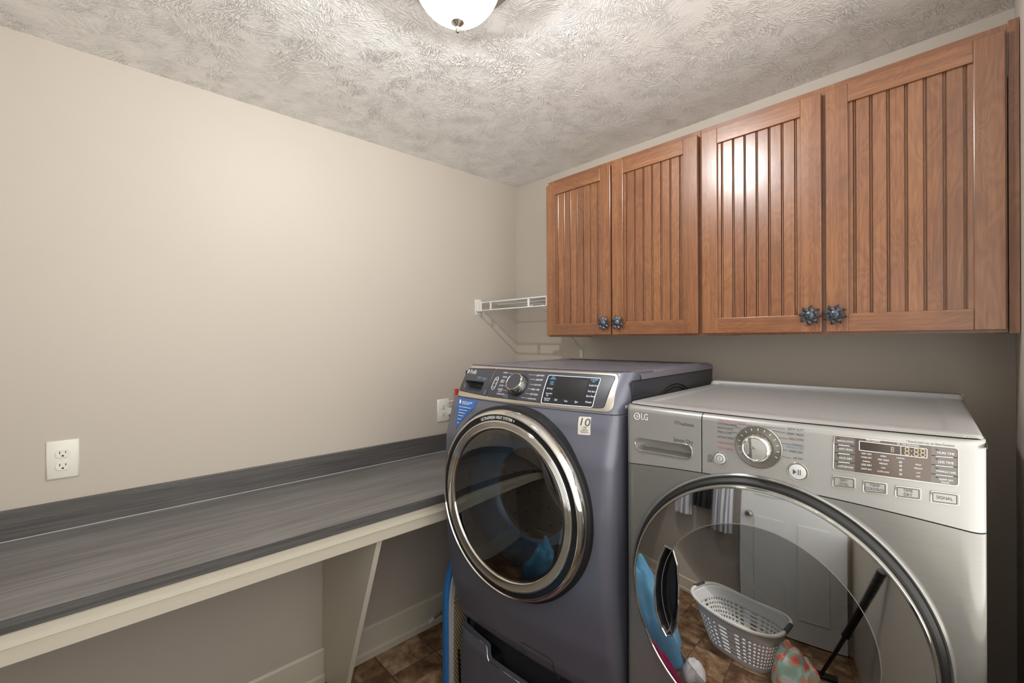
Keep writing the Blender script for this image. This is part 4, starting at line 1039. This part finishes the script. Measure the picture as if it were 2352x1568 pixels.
MB().tube([(.0, -.17, .205), (.0, -.125, .215), (.0, -.105, .21), (.0, -.03, .006)], .007, 8).tube([(.0, -.125, .215), (.0, .10, .26), (0, .16, .006)], .007, 8).build('side_frame', GREYM, rk)
MB().tube([(.11, -.125, .215), (.11, -.03, .006)], .007, 8).tube([(.0, -.11, .213), (.11, -.11, .213)], .006, 8).tube([(.11, -.125, .215), (.11, .16, .006)], .007, 8).build('rear_frame', GREYM, rk)
MB().tube([(.0, -.19, .2), (.0, -.16, .208)], .0105, 8).build('end_cap', LGREY, rk)

# ================================================================== THINGS SEEN MIRRORED IN THE DOORS
# laundry basket
def basket():
    t = thing('laundry_basket', 'white lattice laundry basket with grey handles, mirrored in the dryer door', 'laundry basket', (1.37, -2.07, 0), R(12))
    n, hgt = 96, .33
    def outl(q, r=0):
        pts = []
        a, b = .21+.085*q+r, .15+.06*q+r
        for i in range(n):
            th = 2*PI*i/n; c, s_ = math.cos(th), math.sin(th); pts.append((a*math.copysign(abs(c)**.6, c), b*math.copysign(abs(s_)**.6, s_)))
        return pts
    rows = 22; mb = MB(); V = []
    for k in range(rows+1):
        q = k/rows; V += [(x, y, .004+hgt*q) for x, y in outl(q)]
    mb.v = V
    for k in range(rows):
        for i in range(n):
            hole = 3 <= k <= rows-6 and k % 2 == 1 and i % 2 == 0
            if not hole: mb.f.append((k*n+i, k*n+(i+1) % n, (k+1)*n+(i+1) % n, (k+1)*n+i))
    mb.f.append(tuple(range(n))[::-1])
    o = mb.build('basket_wall', simple('white_basket_plastic', (222, 224, 226), .4), t, angle=60)
    sm_ = o.modifiers.new('thick', 'SOLIDIFY'); sm_.thickness = .003
    rp = outl(1, .008); MB().tube([(x, y, .004+hgt+.012*math.cos(2*math.atan2(y, x))) for x, y in rp], .012, 8, True).build('rim', WHITE, t)
    for s_ in (-1, 1):
        MB().tube([(s_*.306, y, .004+hgt+.014) for y in (-.06, -.03, 0, .03, .06)], .0145, 10).build('handle', simple('grey_grip', (70, 70, 74), .5), t)
    return t
basket()
def cloth(name, label, cat, mat, loc, sx, sy, hgt, seed, rot=0):
    rnd = random.Random(seed); ph = [rnd.uniform(0, 6.28) for _ in range(8)]
    n = 70; mb = MB()
    def f(u, v):
        r = min(1, math.hypot(u, v)); dome_ = max(0, 1-r**3.4)**.8
        wv = .5*math.sin(5*u+ph[0]+2*math.sin(3*v+ph[1]))+.35*math.sin(7*v+ph[2]+2*math.sin(4*u+ph[3]))+.2*math.sin(12*(u+v)+ph[4])
        edge = 1+.10*math.sin(3*math.atan2(v, u)+ph[5])+.07*math.sin(5*math.atan2(v, u)+ph[6])
        k = 1/max(1, math.hypot(u, v)) if math.hypot(u, v) > 1 else 1
        return (u*k*sx*edge, v*k*sy*edge, max(.002, hgt*dome_*(1+.17*wv+.022*math.sin(13*u+3*math.sin(5*v+ph[7]))+.018*math.sin(15*v+3*math.sin(6*u)))+.004))
    g = frange(-1, 1, 2/n); mb.grid(g, g, f)
    o = mb.build(name, mat, None, angle=70); o.location = loc; o.rotation_euler = (0, 0, rot)
    return tag(o, label, cat)
cloth('crumpled_blanket', 'magenta fleece blanket heaped on the floor, mirrored low in the dryer door', 'blanket', simple('magenta_fleece', (150, 34, 84), .9, var=.3, scale=12), (1.08, -1.27, 0), .27, .13, .34, 3)
cloth('blue_towel', 'light blue towel heaped on the floor, mirrored in both machine doors', 'towel', simple('light_blue_terry', (118, 182, 222), .95, var=.12, scale=18), (.86, -1.64, 0), .25, .19, .48, 5)
cloth('white_shirt', 'crumpled white shirt on the floor between the magenta blanket and the basket', 'shirt', simple('white_cotton', (226, 226, 228), .9), (1.19, -1.60, 0), .065, .10, .07, 8)
o = cloth('patterned_cloth', 'coral and mint patterned cloth on the floor against the laundry basket', 'cloth', m_patches('coral_mint_print', [(236, 120, 104), (240, 150, 130), (150, 206, 190), (236, 232, 226)], 9), (1.70, -1.84, 0), .13, .13, .30, 12)
# broom leaning on the open door
br = thing('broom', 'black stick broom leaning on the right wall, mirrored in the dryer door', 'broom', (1.84, -2.12, 0))
tl = Vector((.205, .50, .925)); b0 = Vector((0, 0, .035))
MB().tube([b0, b0+(tl-b0)*.5], .011, 10).build('handle', BLACK, br)
MB().tube([b0+(tl-b0)*.5, b0+(tl-b0)*.56, b0+(tl-b0)*.7, tl], [.02, .017, .017, .019], 10).build('grip', BLACKM, br)
MB().box(-.09, .09, -.03, .03, .012, .04).build('head', BLACKM, br, bevel=.006)
MB().box(-.085, .085, -.025, .025, .0005, .012).build('bristles', GREYM, br)
# hooks with a shirt and a jacket
hk = thing('coat_rail', 'white wall rail of hooks beside the open door, mirrored in the dryer door', 'coat rail', (.98, YF, 1.72))
MB().box(-.27, .27, .0006, .018, -.03, .03).build('rail_board', DOORW, hk, smooth=False, bevel=.003)
for x in (-.2, -.015, .17): MB().tube([(x, .018, 0), (x, .035, -.01), (x, .042, .015)], .005, 8).build('hook', NICKEL, hk)
def garment(name, label, cat, mat, x, y, w_, length, seed, top=1.70):
    rnd = random.Random(seed); ph = rnd.uniform(0, 6)
    mb = MB(); n = 36; ks = frange(0, 1, 1/20)
    for side in (0,):
        def f(i, k):
            th = 2*PI*i/n; ww = w_*(.35+.65*min(1, k*6)**.6)*(1+.12*k); dp_ = .035+.03*k
            fold = .012*k*math.sin(9*math.cos(th)*1.3+ph+k*2)
            return (x+ww*math.cos(th), y+(dp_+fold)*math.sin(th)+fold, top-k*length)
        mb.grid(list(range(n+1)), ks, f)
    return tag(mb.build(name, mat, None, angle=80), label, cat)
garment('striped_shirt', 'grey and white striped shirt hanging from the rail nearest the door', 'shirt', m_stripes('grey_stripe_cotton', (206, 208, 214), (120, 124, 134), 34), 1.15, YF+.10, .075, .95, 2)
garment('black_jacket', 'black jacket hanging between two striped shirts', 'jacket', simple('black_cloth', (26, 26, 30), .8), .965, YF+.10, .07, .80, 4)
garment('striped_shirt', 'pale striped shirt hanging from the rail farthest from the door', 'shirt', m_stripes('pale_stripe_cotton', (214, 214, 218), (140, 146, 158), 40), .78, YF+.10, .075, .90, 6)
